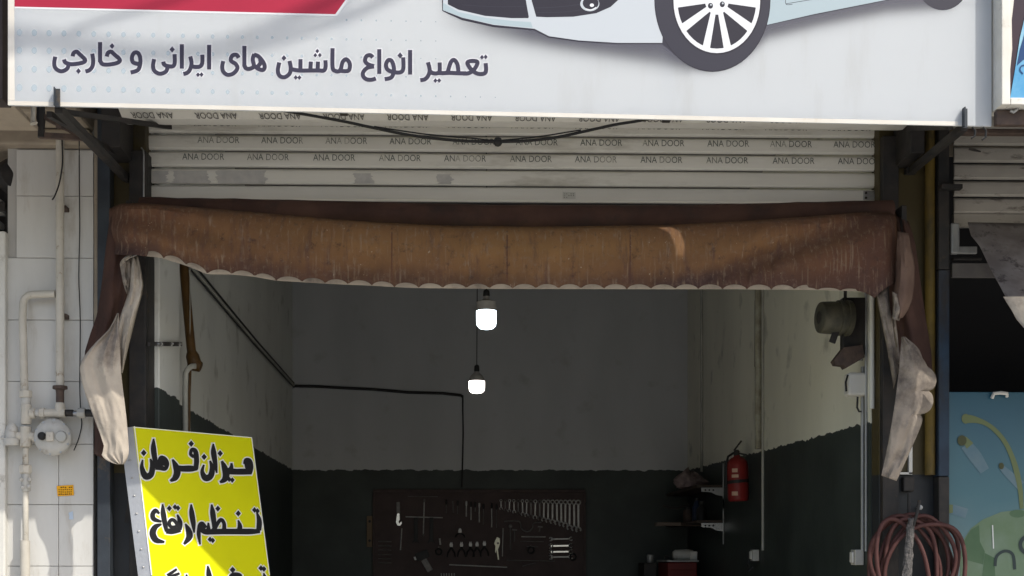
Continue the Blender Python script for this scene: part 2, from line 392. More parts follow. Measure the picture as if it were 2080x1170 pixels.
for i in range(-3, 5):
    if i < 0:
        zt = P(1046, (rows[0][0]+rows[0][1])/2-34.0*(-i-1), YS).z; zb = P(1046, (rows[0][0]+rows[0][1])/2-34.0*(-i), YS).z
    else:
        zt = P(1046, sum(rows[i])/2, YS).z; zb = P(1046, sum(rows[i+1])/2, YS).z
    x0 = P(282 if i < 2 else 298, 350, YS).x; x1 = P(1800 if i < 1 else 1794, 350, YS).x
    h = zt-zb
    sl_ = slat_mesh(x0, x1, zb+.003, zt-.003, YS).build('slat', M_slat2 if i == 4 else M_slat, sh)
    if 0 <= i <= 2:
        st, pitch = {0: (268, 128.6), 1: (274.5, 128.9), 2: (237.5, 133)}[i]
        for k in range(13):
            xa = st+pitch*k + random.uniform(-1.5, 1.5); xb = xa+85
            if xb > 1797: break
            A = P(xa, 300, YS); B = P(xb, 300, YS)
            if A.x < x0: continue
            sx = (B.x-A.x)/(tx1-tx0); szz = .030/tz1; zc = zb + h*.42
            MB().add([Vector((A.x+(v.x-tx0)*sx, YS-.0128, zc+v.y*szz)) for v in TV], TF).build('lettering', M_ink, sl_)
    if i == 3:                                          # grey tape patches left on this slat
        for xa, xb, ya, yb in [(300, 340, 347, 371), (352, 424, 347, 372), (440, 540, 346, 373), (720, 757, 352, 373), (890, 918, 354, 374)]:
            pts = []; n = 10
            for k in range(n+1): pts.append((xa+random.uniform(-4, 4), ya+(yb-ya)*k/n))
            for k in range(n+1): pts.append((xb+random.uniform(-5, 5), yb+(ya-yb)*k/n))
            MB().poly([P(x, y, YS-.0122) for x, y in pts]).build('tape_residue', mat('grey tape residue', (.42, .41, .40), .6, c2=(.50, .49, .465), scale=30), sl_)
    if i == 4:
        a = P(1143, 390, YS-.0125); b = P(1169, 404, YS-.0125)
        sk = MB().box((a.x, a.y, b.z), (b.x, a.y-.0006, a.z)).build('sticker', mat('pale sticker', (.50, .50, .47), .5), sl_)
        pr_ = Print(P(1156, 397, YS-.0135), (0, -1, 0), .0)
        for q in range(3):
            for r in range(5):
                if random.random() < .8: pr_.stroke([(1145+r*4.6+random.random(), 393.5+q*3.6), (1147.5+r*4.6, 394+q*3.6)], 1.3)
        pr_.build('sticker_print', M_ink_d, sl_)
        a = P(1753, 388, YS-.011); b = P(1790, 407, YS-.011)
        pk = MB().box((a.x, a.y+.002, b.z), (b.x, a.y-.006, a.z), .004)
        lk = pk.build('lock_plate', M_steel, sl_)
    if i in (0, 1, 2, 3):
        e = P(300, 0, YS).x
for x, y in [(1759, 392), (1759, 402), (1779, 392), (1779, 402)]:
    p = P(x, y, YS-.018); MB().lathe(p, (0, -1, 0), [(-.004, .006), (.002, .006), (.004, .003)], 10).build('bolt', M_dark, sh)
# bottom rail, guides, coil
zb = P(1046, 413.2, YS).z
MB().box((P(297, 0, YS).x, YS-.004, zb-.022), (P(1795, 0, YS).x, YS+.02, zb-.001)).build('bottom_rail', M_black, sh)
a = P(262, 500, 0).x
MB().box((a, .0, .008), (P(296, 500, 0).x, .036, P(0, 303, .0).z), .004).box((P(290, 500, 0).x-.012, .036, .008), (P(296, 500, 0).x, .17, P(0, 303, 0).z)).build('guide_rail', M_dark, sh)
a = P(1796, 500, 0).x
MB().box((P(1793, 500, .0).x, .0, .008), (P(1826, 500, 0).x, .036, P(0, 262, 0).z), .004).box((P(1793, 500, 0).x, .036, .008), (P(1798, 500, 0).x, .17, P(0, 262, 0).z)).build('guide_rail', M_dark, sh)
gz = P(0, 300, 0).z
MB().tube([P(292, 410, -.006), P(292, 315, -.006), P(291, 305, -.006), P(287, 300, -.004)], .004, 6).build('guide_lip', M_steel, sh)
cz, cyy, crr = 3.813, -.145, .262
x0 = P(283, 0, YS).x; x1 = P(1800, 0, YS).x
coil = MB()
N_ = 22
ring0 = [(cyy+crr*math.cos(2*math.pi*k/N_), cz+crr*math.sin(2*math.pi*k/N_)) for k in range(N_)]
for k in range(N_):
    (ya, za), (yb, zb_) = ring0[k], ring0[(k+1) % N_]
    coil.add([(x0, ya, za), (x1, ya, za), (x1, yb, zb_), (x0, yb, zb_)], [(0, 1, 2, 3)])
coil.add([(x0, y, z) for y, z in ring0], [tuple(range(N_))]); coil.add([(x1, y, z) for y, z in ring0], [tuple(range(N_))])
cl = coil.build('rolled_curtain', M_slat, sh)
for xe, xf in ((x0-.09, x0-.006), (x1+.006, x1+.07)): MB().box((xe, -.2, 3.42), (xf, .036, 4.1), .004).build('end_plate', M_dark, sh)
for ang in (255,):
    a_ = R_(ang); nn = Vector((0, math.cos(a_), math.sin(a_))); tt = Vector((0, -math.sin(a_), math.cos(a_)))
    c0 = Vector((0, cyy, cz))+nn*(crr*math.cos(math.pi/N_)+.004)
    for k in range(12):
        xa = P(268+129.5*k, 243, -.2).x; sx = (.00221*84)/(tx1-tx0)
        MB().add([Vector((xa+(tx1-v.x)*sx, 0, 0))+c0+tt*(-.022+v.y*.046/tz1) for v in TV], TF).build('lettering', M_ink_d, cl)
# ------------------------------------------------------------------ lintel / awning roller
aw = thing('fabric_awning', 'weathered brown scalloped canvas awning rolled up over the workshop doorway', 'awning', (.2, -.2, 2.3))
YV = -.27
top_tab = [(222, 424), (245, 414), (290, 413), (340, 417), (430, 424), (520, 432), (640, 443), (760, 452), (900, 459), (1100, 461), (1350, 458), (1500, 450), (1650, 440), (1750, 432), (1822, 431)]
bot_tab = [(222, 516), (262, 518), (324, 524), (377, 540), (421, 558), (471, 558.5), (517, 563), (561, 571), (613, 574), (661, 577), (707, 579), (755, 581), (801, 584), (850, 586), (1000, 587.5), (1200, 588), (1500, 588.5), (1670, 590), (1751, 593), (1776, 606), (1800, 585), (1822, 575)]
cusps = [262, 290, 332, 377, 421, 471, 517, 561, 613, 661, 707, 755, 801, 850]
while cusps[-1] < 1700: cusps.append(cusps[-1]+47.6+random.uniform(-2, 2))
cusps += [1751, 1776, 1800, 1822]
def scal(x):
    for a, b in zip(cusps, cusps[1:]):
        if a <= x < b:
            t = (x-a)/(b-a); hh = 11 if 300 < x < 1640 else (6 if 300 < x < 1740 else 1.5)
            if 421 > x > 300: hh = 13
            return hh*(1-(2*t-1)**2)**.6
    return 0
def val_pt(u, v):
    x = 222+1600*u; yt = interp(top_tab, x); yb = interp(bot_tab, x)-scal(x)
    y = yt+(yb-yt)*v
    Y = YV + .05*math.sin(min(v*1.25, 1)*math.pi)*-1*.5 + .03*nz(x*.006, v*1.3, 3.1) + .016*nz(x*.02, v*2.2+x*.004, 8) + .005*nz(x*.07, v*4, 2) - .03*v
    if v < .12: Y += .05*(1-v/.12)**2
    # a long diagonal fold at the right-hand end and tension folds on the left
    if x > 1400: Y += .045*math.exp(-((v-.95+(x-1400)/420)/.16)**2)*min((x-1400)/150, 1) - .02*math.exp(-((v-.55+(x-1400)/420)/.16)**2)*min((x-1400)/150, 1)
    if x < 560: Y += .014*math.sin((y-415-(x-222)*.22)*.09)*min((560-x)/120, 1)
    ex = max(0, 262-x)/40, max(0, x-1790)/32
    Y += .16*ex[0]**2 + .12*ex[1]**2
    return P(x, y, Y)
vo = MB().grid(val_pt, 420, 18).build('valance', M_canvas, aw, label='scalloped brown canvas valance'); solid(vo, .002)
wa = vo.data.color_attributes.new('wear_shade', 'FLOAT_COLOR', 'POINT')      # sun-faded middle, grimy hem and ends, shade painted into the diagonal fold
for j in range(19):
    for i in range(421):
        x = 222+1600*i/420; v = j/18
        fade = math.exp(-((x-1080)/620)**2)*.62*(1-abs(v-.38)*.7)
        grime_shade = max(0, v-.62)*1.15 + max(0, (x-1700)/420) + .30*math.exp(-((v-.95+(x-1400)/420)/.16)**2)*(1 if x > 1330 else 0) + max(0, (330-x)/300)
        wa.data[j*421+i].color = (fade, min(.7, grime_shade), 0, 1)
for xs_ in (796, 1030, 1280):
    uu = (xs_-222)/1600
    MB().grid(lambda u, v: val_pt(uu+(u-.5)*.0016, .02+.95*v)+Vector((0, -.0016, 0)), 1, 14).build('seam', M_canvas, vo)
def lin_pt(u, v):
    x = 285+1470*u; yb = interp(bot_tab, x)-.8; y = yb-42+42*v
    return P(x, y, YV+.045+.006*nz(x*.01, v)-.0*v)
solid(MB().grid(lin_pt, 120, 3).build('lining', M_lining, aw, label='pale canvas lining showing under the scallops'), .002)
# roll of canvas on its tube, sagging behind the valance
rl = []
for k in range(41):
    x = 286+1525*k/40; p = P(x, interp([(286, 424), (600, 430), (1000, 440), (1400, 440), (1811, 430)], x), -.1); rl.append(p)
MB().tube(rl, [.052+.004*nz(k*.7) for k in range(41)], 14).build('canvas_roll', M_canvas_d, aw)
for xx in (P(268, 440, -.1).x, P(1828, 440, -.1).x):
    MB().box((xx-.012, -.16, P(0, 470, -.1).z), (xx+.012, .0, P(0, 412, -.1).z), .004).build('roll_bracket', M_dark, aw)
def cloth(name, Lp, Rp, Y0, m, seed, bulge=.05, fold=.012, ff=9., nu=26, nv=56, tip=0., label=None, side=0.):
    Lp = cr(Lp, 2); Rp = cr(Rp, 2)
    def crease(u, v): return abs(nz(u*2.2+v*1.1+seed, v*2.6-u*1.4, seed))*.030 + abs(nz(u*4-v*3+seed, v*5+u*2, seed+9))*.014
    def f(u, v):
        a = lerp_line(Lp, v); b = lerp_line(Rp, v)
        x = a[0]+(b[0]-a[0])*u; y = a[1]+(b[1]-a[1])*u
        Y = Y0 - bulge*math.sin(math.pi*u)*min(1, 4*v+.2) + fold*math.sin(ff*u+3*nz(v*2, seed)+seed) + .016*nz(u*1.5, v*3, seed) + .005*nz(u*4+v*3, v*6, seed+3) + crease(u, v) + tip*v + side*u
        return P(x, y, Y)
    o = MB().grid(f, nu, nv).build(name, m, aw); solid(o, .0012)
    if label: o['label'] = label
    return o
# left side curtain
cloth('side_curtain', [(238, 419), (222, 450), (211, 540), (197, 640), (172, 715), (178, 800), (192, 850), (191, 922)],
      [(262, 416), (272, 470), (276, 530), (262, 600), (244, 680), (240, 780), (236, 860), (222, 938)], -.17, M_canvas_d, 1.3, .05, label='dark brown outside of the hanging side curtain')
cloth('curtain_fold', [(243, 536), (246, 552), (250, 575), (257, 596)], [(272, 522), (270, 550), (266, 580), (262, 604)], -.25, M_lining2, 4.2, .01, .006, 6, 10, 18)
cloth('curtain_rim', [(244, 534), (250, 525), (262, 517), (277, 514)], [(245, 541), (254, 532), (265, 524), (278, 519)], -.285, M_lining, 4.9, .004, .0, 6, 6, 12)
cloth('curtain_fold', [(268, 520), (262, 590), (245, 640), (236, 700), (246, 756)], [(280, 520), (291, 578), (281, 625), (262, 700), (249, 758)], -.26, M_lining, 2.2, .03, .014, 10, 10, 24)
cloth('curtain_flap', [(238, 636), (222, 668), (196, 694), (171, 724), (162, 748), (170, 790), (191, 850), (211, 905), (206, 925), (222, 938), (238, 943)],
      [(241, 636), (243, 690), (245, 745), (251, 800), (257, 850), (261, 900), (261, 925), (252, 943)], -.36, M_lining, 5.7, .018, .004, 4, label='pale lining of the side curtain turned outwards')
# right side curtain
cloth('side_curtain', [(1816, 437), (1812, 520), (1806, 590), (1812, 680), (1822, 760)], [(1846, 450), (1860, 500), (1869, 570), (1881, 650), (1892, 720), (1893, 770)], -.15, M_canvas_d, 6.1, .05, label='dark brown outside of the hanging side curtain')
cloth('curtain_fold', [(1823, 470), (1818, 560), (1815, 600), (1824, 648)], [(1846, 474), (1852, 510), (1858, 545), (1853, 610), (1834, 645)], -.26, M_canvas_p, 8.2, .03, .008, 6, 10, 20)
cloth('curtain_fold', [(1812, 592), (1814, 620), (1812, 648)], [(1830, 602), (1836, 625), (1826, 652)], -.285, M_lining2, 3.3, .02, .006, 6, 8, 10)
cloth('curtain_fold', [(1780, 598), (1790, 650), (1804, 720), (1815, 790)], [(1801, 584), (1812, 650), (1820, 710), (1826, 750)], -.24, M_lining2, 7.7, .02, .004, 4, 8, 24)
cloth('curtain_fold', [(1812, 640), (1818, 690), (1822, 740)], [(1818, 636), (1824, 690), (1830, 740)], -.2, M_lining2, 1.7, .01, .003, 5, 4, 12)
cloth('curtain_flap', [(1831, 684), (1826, 750), (1816, 830), (1804, 900), (1790, 966)],
      [(1838, 684), (1858, 700), (1868, 712), (1874, 728), (1880, 736), (1884, 745), (1892, 750), (1900, 762), (1902, 776), (1896, 790), (1886, 794), (1893, 800), (1896, 816), (1890, 832), (1878, 840), (1870, 842), (1874, 852), (1868, 872), (1856, 900), (1843, 930), (1830, 958), (1821, 977)], -.33, M_lining2, 9.3, .02, .004, 3, 26, 80, label='pale lining of the side curtain turned outwards')

# ------------------------------------------------------------------ the big sign
A0 = P(16, 213, -1.08); B0 = P(2014, 256, -.92)
ux = Vector((B0.x-A0.x, B0.y-A0.y, 0)).normalized(); SN = Vector((ux.y, -ux.x, 0))         # outward normal of the sign
ZTOP = 5.9
fs = thing('fascia_sign', 'white banner sign with dark Persian lettering and a printed car above the shutter', 'sign', Vector(((A0.x+B0.x)/2, -1.04, min(A0.z, B0.z))))
M_banner = mat('printed vinyl banner', (.645, .68, .715), .42, spec=.3, dirt=(.53, .545, .55), dscale=3.5, dlo=.56, dhi=.85, dstretch=(2.2, 1, .35), bump=.06, bscale=3.5)
_n = M_banner.node_tree.nodes; _t = _n.new('ShaderNodeBsdfTranslucent'); _t.inputs[0].default_value = (.92, .92, .90, 1)   # thin vinyl lets some sun through
_x = _n.new('ShaderNodeMixShader'); _x.inputs[0].default_value = .45
M_banner.node_tree.links.new(_n['Principled BSDF'].outputs[0], _x.inputs[1]); M_banner.node_tree.links.new(_t.outputs[0], _x.inputs[2]); M_banner.node_tree.links.new(_x.outputs[0], _n['Material Output'].inputs[0])
M_margin = mat('cream banner hem', (.62, .60, .55), .5, c2=(.56, .53, .47), scale=6, dirt=(.5, .44, .34), dscale=8, dlo=.6, dhi=.75)
spot = P(1378, 497, YV-.04)
tt_ = ((A0-spot).dot(SN))/(-SUNV).dot(SN); hole = spot - SUNV*tt_
hu = (hole-A0).dot(ux); W_ = (B0-A0).dot(ux)
def sp(u, z, d=0): return Vector((A0.x, A0.y, 0))+ux*u+Vector((0, 0, z))-SN*d
bn = MB()
hz0, hz1 = hole.z-.115, hole.z+.19; h0, h1 = hu-.028, hu+.028  # unseen slot, cut so the sun throws a streak on the valance
def zb_at(u): return A0.z+(B0.z-A0.z)*u/W_
def panel(u0, u1, zf0, zt):
    # front sheet with a little depth
    bn.slab([sp(u0, zf0(u0)), sp(u1, zf0(u1)), sp(u1, zt), sp(u0, zt)], -SN*.012)
panel(0, W_, zb_at, hz0); panel(0, h0, lambda u: hz0, hz1); panel(h1, W_, lambda u: hz0, hz1); panel(0, W_, lambda u: hz1, ZTOP)
banner = bn.build('banner', M_banner, fs)
fr = MB()
for u0, z0_, u1, z1_ in [(0.03, zb_at(0)+.03, W_-.03, zb_at(W_)+.03), (.03, ZTOP-.03, W_-.03, ZTOP-.03), (.03, zb_at(0)+.03, .03, ZTOP), (W_-.03, zb_at(W_)+.03, W_-.03, ZTOP), (W_*.33, zb_at(W_*.33), W_*.33, ZTOP), (W_*.66, zb_at(W_*.66), W_*.66, ZTOP)]:
    fr.bar(sp(u0, z0_, .03), sp(u1, z1_, .03), .03, .03)
fr.build('frame', M_dark, fs)
def SP(lift, conv=lambda x, y: (x, y)): return Print(A0, SN, lift*.3, conv)
# hem along the lower edge and the left side
q = SP(.0012)
hem = [(16, 205), (500, 215.5), (1000, 226.5), (1500, 237.5), (1946, 247)]
q.mb.add([q.pt(x, y) for x, y in hem]+[q.pt(x, y+8.3) for x, y in hem], [(i, i+1, 6+i, 5+i) for i in range(4)])
q.step(); q.poly([(16.5, -10), (29, -10), (30, 204.5), (16.5, 204)])
q.build('hem', M_margin, banner)
# dots fading to the right
M_dot = mat('pale blue print', (.355, .415, .455), .42, spec=.3); q = SP(.0013)
for r, y0 in enumerate([27, 66, 102, 140, 178]):
    for k in range(34):
        x = 39.5+30.2*k; y = y0+(x-39)*.0205; rr = 6.6*(1-k/38)*(.55+.45*r/4 if r < 4 else 1)
        if r < 4: rr = 6.2*(1-k/34)
        if rr > 1 and not (r == 0 and x < 700):
            q = SP(.0013); q.disc(x, y, rr*.92, rr*1.12, 12); q.build('printed_dot', M_dot, banner)
q = SP(.0013); q.poly([(29.5, -20), (29.5, 17), (684, 33), (722, -20)]); q.build('band_border', mat('white print', (.62, .63, .65), .4), banner)
q = SP(.0016); q.poly([(29.5, -20), (29.5, 13.5), (681, 29), (716, -20)]); q.build('red_band', mat('red print', (.36, .022, .05), .4, c2=(.32, .02, .045), scale=3), banner)
# printed car with the soft printed shade under it (a picture on the banner)
def body_y(x): return interp([(850, 12), (905, 26), (940, 42), (1005, 57), (1086, 61), (1115, 75), (1180, 84), (1348, 90), (1390, 128), (1437, 142), (1480, 134), (1530, 90), (1560, 50), (1656, 28), (1800, 0), (1870, 14), (1930, 16), (1962, 2), (1990, -15)], x)
pm = bpy.data.materials.new('printed grey gradient'); pm.use_nodes = True
_n = pm.node_tree.nodes; at = _n.new('ShaderNodeAttribute'); at.attribute_name = 'ink'; _x = _n.new('ShaderNodeMixShader'); _t = _n.new('ShaderNodeBsdfTransparent')
_n['Principled BSDF'].inputs['Base Color'].default_value = (.05, .05, .075, 1); _n['Principled BSDF'].inputs['Roughness'].default_value = .42
pm.node_tree.links.new(at.outputs['Fac'], _x.inputs[0]); pm.node_tree.links.new(_t.outputs[0], _x.inputs[1]); pm.node_tree.links.new(_n['Principled BSDF'].outputs[0], _x.inputs[2]); pm.node_tree.links.new(_x.outputs[0], _n['Material Output'].inputs[0])
NX, NY = 150, 44
q = SP(.0014); gx0, gx1, gy0, gy1 = 830, 1952, -30, 170
def gp(u, v): return q.pt(gx0+(gx1-gx0)*u, gy0+(gy1-gy0)*v)
gr = MB().grid(gp, NX, NY); go = gr.build('ground_tint', pm, banner)
ca = go.data.color_attributes.new('ink', 'FLOAT_COLOR', 'POINT')
for j in range(NY+1):
    for i in range(NX+1):
        x = gx0+(gx1-gx0)*i/NX; y = gy0+(gy1-gy0)*j/NY
        yl = interp([(860, 62), (960, 80), (1100, 100), (1250, 125), (1400, 148), (1440, 150), (1500, 132), (1560, 84), (1660, 60), (1800, 32), (1900, 24), (1960, 8)], x)
        bl = 9 if x < 1400 else (6 if x < 1520 else 7)
        s0 = .92/(1+math.exp((y-yl+10)/bl))*min(1, max(0, (x-880)/200))**1.3
        s0 *= 1-.35*min(1, max(0, (y-body_y(x))/45)) if x < 1440 else 1
        e = min(1, (i)/6, (NX-i)/3, (NY-j)/4); s0 *= e
        ca.data[j*(NX+1)+i].color = (s0*.95, s0*.95, s0*.95, 1)
C2 = lambda u, v: (680+u/2.786, v/2.786)
C3 = lambda u, v: (1380+u/2.786, v/2.786)
M_ink_blk = mat('charcoal print', (.024, .022, .032), .4); M_ink_gry = mat('slate print', (.034, .033, .046), .4)
M_body = mat('pale grey print', (.44, .475, .51), .4); M_pblue = mat('ice blue print', (.33, .405, .44), .4); M_pwhite = mat('bright white print', (.64, .655, .68), .4)
q = SP(.0017, C2); q.poly([(606, -60), (608, 61), (640, 78), (720, 114), (900, 154), (1129, 172), (1209, 213), (1380, 237), (1600, 250), (1866, 250), (1892, -60)]); q.build('car_outline', M_ink_blk, banner)
q = SP(.0019, C2); q.poly([(614, -60), (612, 58), (720, 100), (900, 141), (1130, 163), (1212, 205), (1380, 229), (1600, 243), (1856, 243), (1884, -60)]); q.build('car_bumper', M_body, banner)
q = SP(.0021, C2); q.poly([(612, 15), (612, 57), (720, 98), (900, 138), (1120, 158), (1110, 125), (1000, 118), (850, 100), (700, 68)]); q.build('car_lip', M_pblue, banner)
q = SP(.0023, C2); q.poly([(638, -60), (640, 25), (700, 55), (850, 90), (1000, 103), (1095, 103), (1098, 95), (1070, -60)]); q.poly([(1096, -60), (1140, 95), (1200, 98), (1350, 95), (1480, 75), (1560, 40), (1670, -60)]); q.build('car_grille', M_ink_blk, banner)
q = SP(.0025, C2); q.stroke([(1135, 45), (1260, 40), (1392, 25)], 4); q.stroke([(1145, 72), (1300, 68), (1400, 55)], 3); q.stroke([(720, 28), (900, 38), (1080, 36)], 3); q.build('grille_line', M_ink_gry, banner)
q = SP(.0026, C2); q.disc(1443, 22, 54, 42, 28); q.build('fog_lamp', M_body, banner)
q = SP(.0028, C2); q.disc(1448, 18, 45, 37, 28); q.build('fog_lamp_glass', M_ink_blk, banner)
q = SP(.003, C2); q.disc(1455, 30, 12, 10, 12); q.stroke([(1420, 50), (1450, 56), (1480, 42)], 5); q.build('fog_lamp_glint', M_pwhite, banner)
# sill and rear wheel
q = SP(.0017, C3); q.poly([(521, -60), (492, 145), (770, 84), (1270, -16), (1390, -60)]); q.build('sill_outline', M_ink_blk, banner)
q = SP(.0019, C3); q.poly([(524, -60), (496, 141), (768, 79), (1260, -18), (1380, -60)]); q.build('car_sill', M_pblue, banner)
q = SP(.0021, C3); q.stroke([(605, -40), (602, 22), (640, 24)], 3); q.stroke([(602, 22), (850, -20), (1050, -60)], 3); q.build('sill_line', M_ink_blk, banner)
q = SP(.0018, C3); q.disc(1490, -110, 150, 168, 40); q.build('rear_tyre', M_ink_gry, banner)
# front wheel
WX, WY = 1457, 2
q = SP(.0021); q.poly([(1345, 90), (1352, -20), (1400, -20), (1420, 100), (1380, 118)])
q.disc(1447, 0, 118, 146, 60)
q.build('tyre', M_ink_gry, banner)
q = SP(.0024); q.ring(1447, 0, 118, 146, .985, 1.0, 60); q.ring(WX-1, WY, 88, 106, 1.0, 1.035, 60); q.build('tyre_edge', M_ink_blk, banner)
q = SP(.0026); q.disc(WX-1, WY, 88, 106, 48); q.build('rim', M_pwhite, banner)
q = SP(.0028); q.disc(WX-1, WY, 80, 97, 48); q.build('rim_shade', M_ink_blk, banner)
q = SP(.0030)
for k in range(10):
    base = R_(90+72*(k//2)); s_ = -1 if k % 2 else 1
    aa = base + s_*R_(10); ab = base+s_*R_(19.5)
    pts = []
    for r_, a_, wd in ((.12, base+s_*R_(30), 7), (.95, base+s_*R_(15.5), 6.5)):
        pts.append((r_, a_, wd))
    (r0, a0_, w0), (r1, a1_, w1) = pts
    p_ = lambda r, a: (WX-1+82*r*math.cos(a), WY+100*r*math.sin(a))
    q.poly([p_(r0, a0_-.5), p_(r1, a1_-.095), p_(1.0, a1_-.10), p_(1.0, a1_+.10), p_(r1, a1_+.095), p_(r0, a0_+.5)])
q.disc(WX-1, WY, 24, 28, 24); q.ring(WX-1, WY, 88, 106, .93, 1.0); q.build('spokes', M_pwhite, banner)
for bx_, by_, bq in ((1443, 12, 5.2), (1467, 9, 5.2)): q = SP(.0033); q.disc(bx_, by_, bq, 6, 14); q.build('wheel_bolt_print', M_ink_blk, banner)
for bx_, by_ in ((1444, 10), (1468, 7)): q = SP(.0035); q.disc(bx_, by_, 1.8, 2, 10); q.build('bolt_glint', M_body, banner)

# Persian lettering, drawn stroke by stroke
CA = lambda x, y: (90+x/4.4255, 70+y/4.4255)
CB = lambda x, y: (540+x/4.4255, 70+y/4.4255)
SA = [[(562, 200), (572, 168), (600, 155), (630, 180), (676, 222), (674, 246), (636, 262), (570, 272), (522, 266), (503, 236)], [(502, 250), (502, 69)],
      [(432, 172), (440, 240), (432, 290), (405, 322), (370, 333)], [(256, 198), (264, 168), (292, 156), (320, 180), (366, 226), (358, 248), (310, 262), (240, 268), (190, 252), (178, 224)],
      [(222, 262), (206, 308), (155, 332), (105, 308), (90, 262), (99, 200)],
      [(852, 268), (800, 252), (788, 208), (808, 168), (840, 166), (862, 208), (862, 270), (840, 322), (776, 343)],
      [(1482, 94), (1482, 316)], [(1421, 182), (1420, 258), (1396, 290), (1340, 290), (1318, 270)], [(1312, 198), (1324, 258), (1312, 312), (1286, 345), (1250, 356)], [(1237, 88), (1237, 308)],
      [(1172, 178), (1172, 262), (1150, 288), (1104, 284), (1076, 268), (1070, 244)], [(1112, 284), (1094, 334), (1040, 354), (992, 330), (978, 284), (988, 222)],
      [(1888, 176), (1874, 225), (1884, 286), (1846, 310), (1812, 304), (1799, 276)], [(1799, 290), (1799, 103)], [(1884, 182), (1925, 198), (1965, 245), (1982, 290), (1966, 320), (1925, 310), (1886, 282)], [(1940, 222), (1944, 256), (1918, 292)],
      [(1748, 212), (1728, 184), (1690, 192), (1678, 236), (1722, 268), (1736, 306), (1702, 350), (1650, 364), (1610, 336), (1600, 290), (1609, 240)]]
DA = [(610, 105, 27), (308, 330, 27), (1150, 136, 29), (1382, 363, 22), (1414, 362, 22)]
SB = [[(1976, 258), (1979, 328), (1956, 354), (1900, 352), (1848, 318), (1812, 262), (1830, 242), (1880, 240), (1903, 256), (1876, 310), (1826, 348), (1770, 352)],
      [(1800, 350), (1738, 350), (1650, 346), (1580, 350)], [(1732, 345), (1722, 270), (1692, 230), (1662, 252), (1636, 335)], [(1562, 252), (1562, 330), (1540, 350), (1500, 348), (1476, 332)],
      [(1610, 348), (1540, 348)], [(1457, 250), (1473, 322), (1458, 374), (1428, 404), (1388, 412)], [(1297, 140), (1297, 362)], [(1235, 206), (1236, 305), (1212, 340), (1150, 340), (1096, 318), (1080, 275), (1098, 234), (1128, 236), (1148, 282), (1150, 340), (1126, 388), (1068, 403)],
      [(1020, 133), (1020, 356)], [(962, 208), (940, 188), (905, 196), (892, 238), (920, 270), (974, 286)], [(974, 288), (915, 300), (876, 338), (876, 378), (906, 404), (950, 408), (990, 396)],
      [(600, 124), (600, 292), (622, 328), (668, 326), (690, 250), (722, 224), (752, 256), (754, 304), (732, 330), (650, 326)],
      [(536, 232), (537, 296), (520, 325), (478, 325), (400, 325), (300, 325), (225, 312)], [(469, 244), (466, 318)], [(405, 244), (401, 318)], [(312, 222), (311, 316)],
      [(213, 238), (224, 300), (214, 352), (170, 385), (126, 374), (108, 328), (121, 252)]]
DB = [(1943, 206, 22), (1976, 203, 22), (1524, 416, 22), (1558, 415, 22), (1207, 190, 29), (463, 150, 21), (445, 188, 21), (486, 187, 21), (163, 213, 27), (269, 388, 22), (302, 388, 22)]
for grow, m, lift, nm in ((13, mat('white letter edging', (.66, .66, .70), .4), .0020, 'letter_edging'), (0, mat('aubergine lettering', (.040, .036, .062), .4, c2=(.036, .034, .052), scale=40), .0042, 'lettering')):
    mb = MB()
    for cv, st, dt in ((CA, SA, DA), (CB, SB, DB)):
        q = SP(lift, cv)
        for s_ in st: q.stroke(s_, 38, grow)
        for x, y, r in dt: q.diamond(x, y, r+grow*.8)
        mb.add(q.mb.v, q.mb.f)
    mb.build(nm, m, banner)
# clips at the foot of the sign and the bars that carry it
for i, (xc, yt, yb, lab) in enumerate([(118, 182, 219, ''), (1958, 222, 261, '')]):
    a = PN(xc-5, yt, A0, SN); b = PN(xc+5, yb, A0, SN)
    c_ = MB(); d1 = ux*(b-a).dot(ux); dz = Vector((0, 0, b.z-a.z))
    c_.slab([a+SN*.004, a+d1+SN*.004, a+d1+dz+SN*.004, a+dz+SN*.004], SN*.006)
    c_.slab([a+SN*.010, a+d1*.22+SN*.010, a+d1*.22+dz+SN*.010, a+dz+SN*.010], SN*.02)
    c_.build('clip', M_blue, fs)
bl = [P(119, 222, -1.04), P(256, 362, .03)]
bb_ = thing('sign_bracket', 'dark steel arm holding the sign above the gas pipe', 'bracket', bl[1], 'steel arms carrying the sign')
MB().bar(bl[0], bl[1], .03, .03).build('arm', M_dark, bb_)
MB().bar(P(100, 232, -.95), P(245, 318, .03), .022, .022).build('stay', M_dark, bb_)
MB().bar(P(120, 226, -.95), P(345, 258, .03), .02, .02).build('stay', M_dark, bb_)
MB().box(P(250, 352, .0), P(262, 372, .038)).build('wall_plate', M_dark, bb_)
br = [P(1958, 258, -.91), P(1850, 348, .03)]
bb2 = thing('sign_bracket', 'dark steel arm holding the sign beside the yellow pipe', 'bracket', br[1], 'steel arms carrying the sign')
MB().bar(br[0], br[1], .028, .028).build('arm', M_dark, bb2)
MB().bar(P(1930, 258, -.9), P(1830, 262, .03), .02, .02).build('stay', M_dark, bb2)
MB().box(P(1842, 340, .0), P(1856, 356, .038)).build('wall_plate', M_dark, bb2)
mb = MB()
for k in range(2):
    x = 1975+22*k
    mb.tube([P(x, 258, -.98), P(x+6, 266, -.98), P(x+5, 276+3*k, -.98), P(x-2, 281+3*k, -.98)], .004, 6)
one(mb, 'wire_tail', M_black, 'short black wire ends dangling under the right corner of the sign', 'wire')

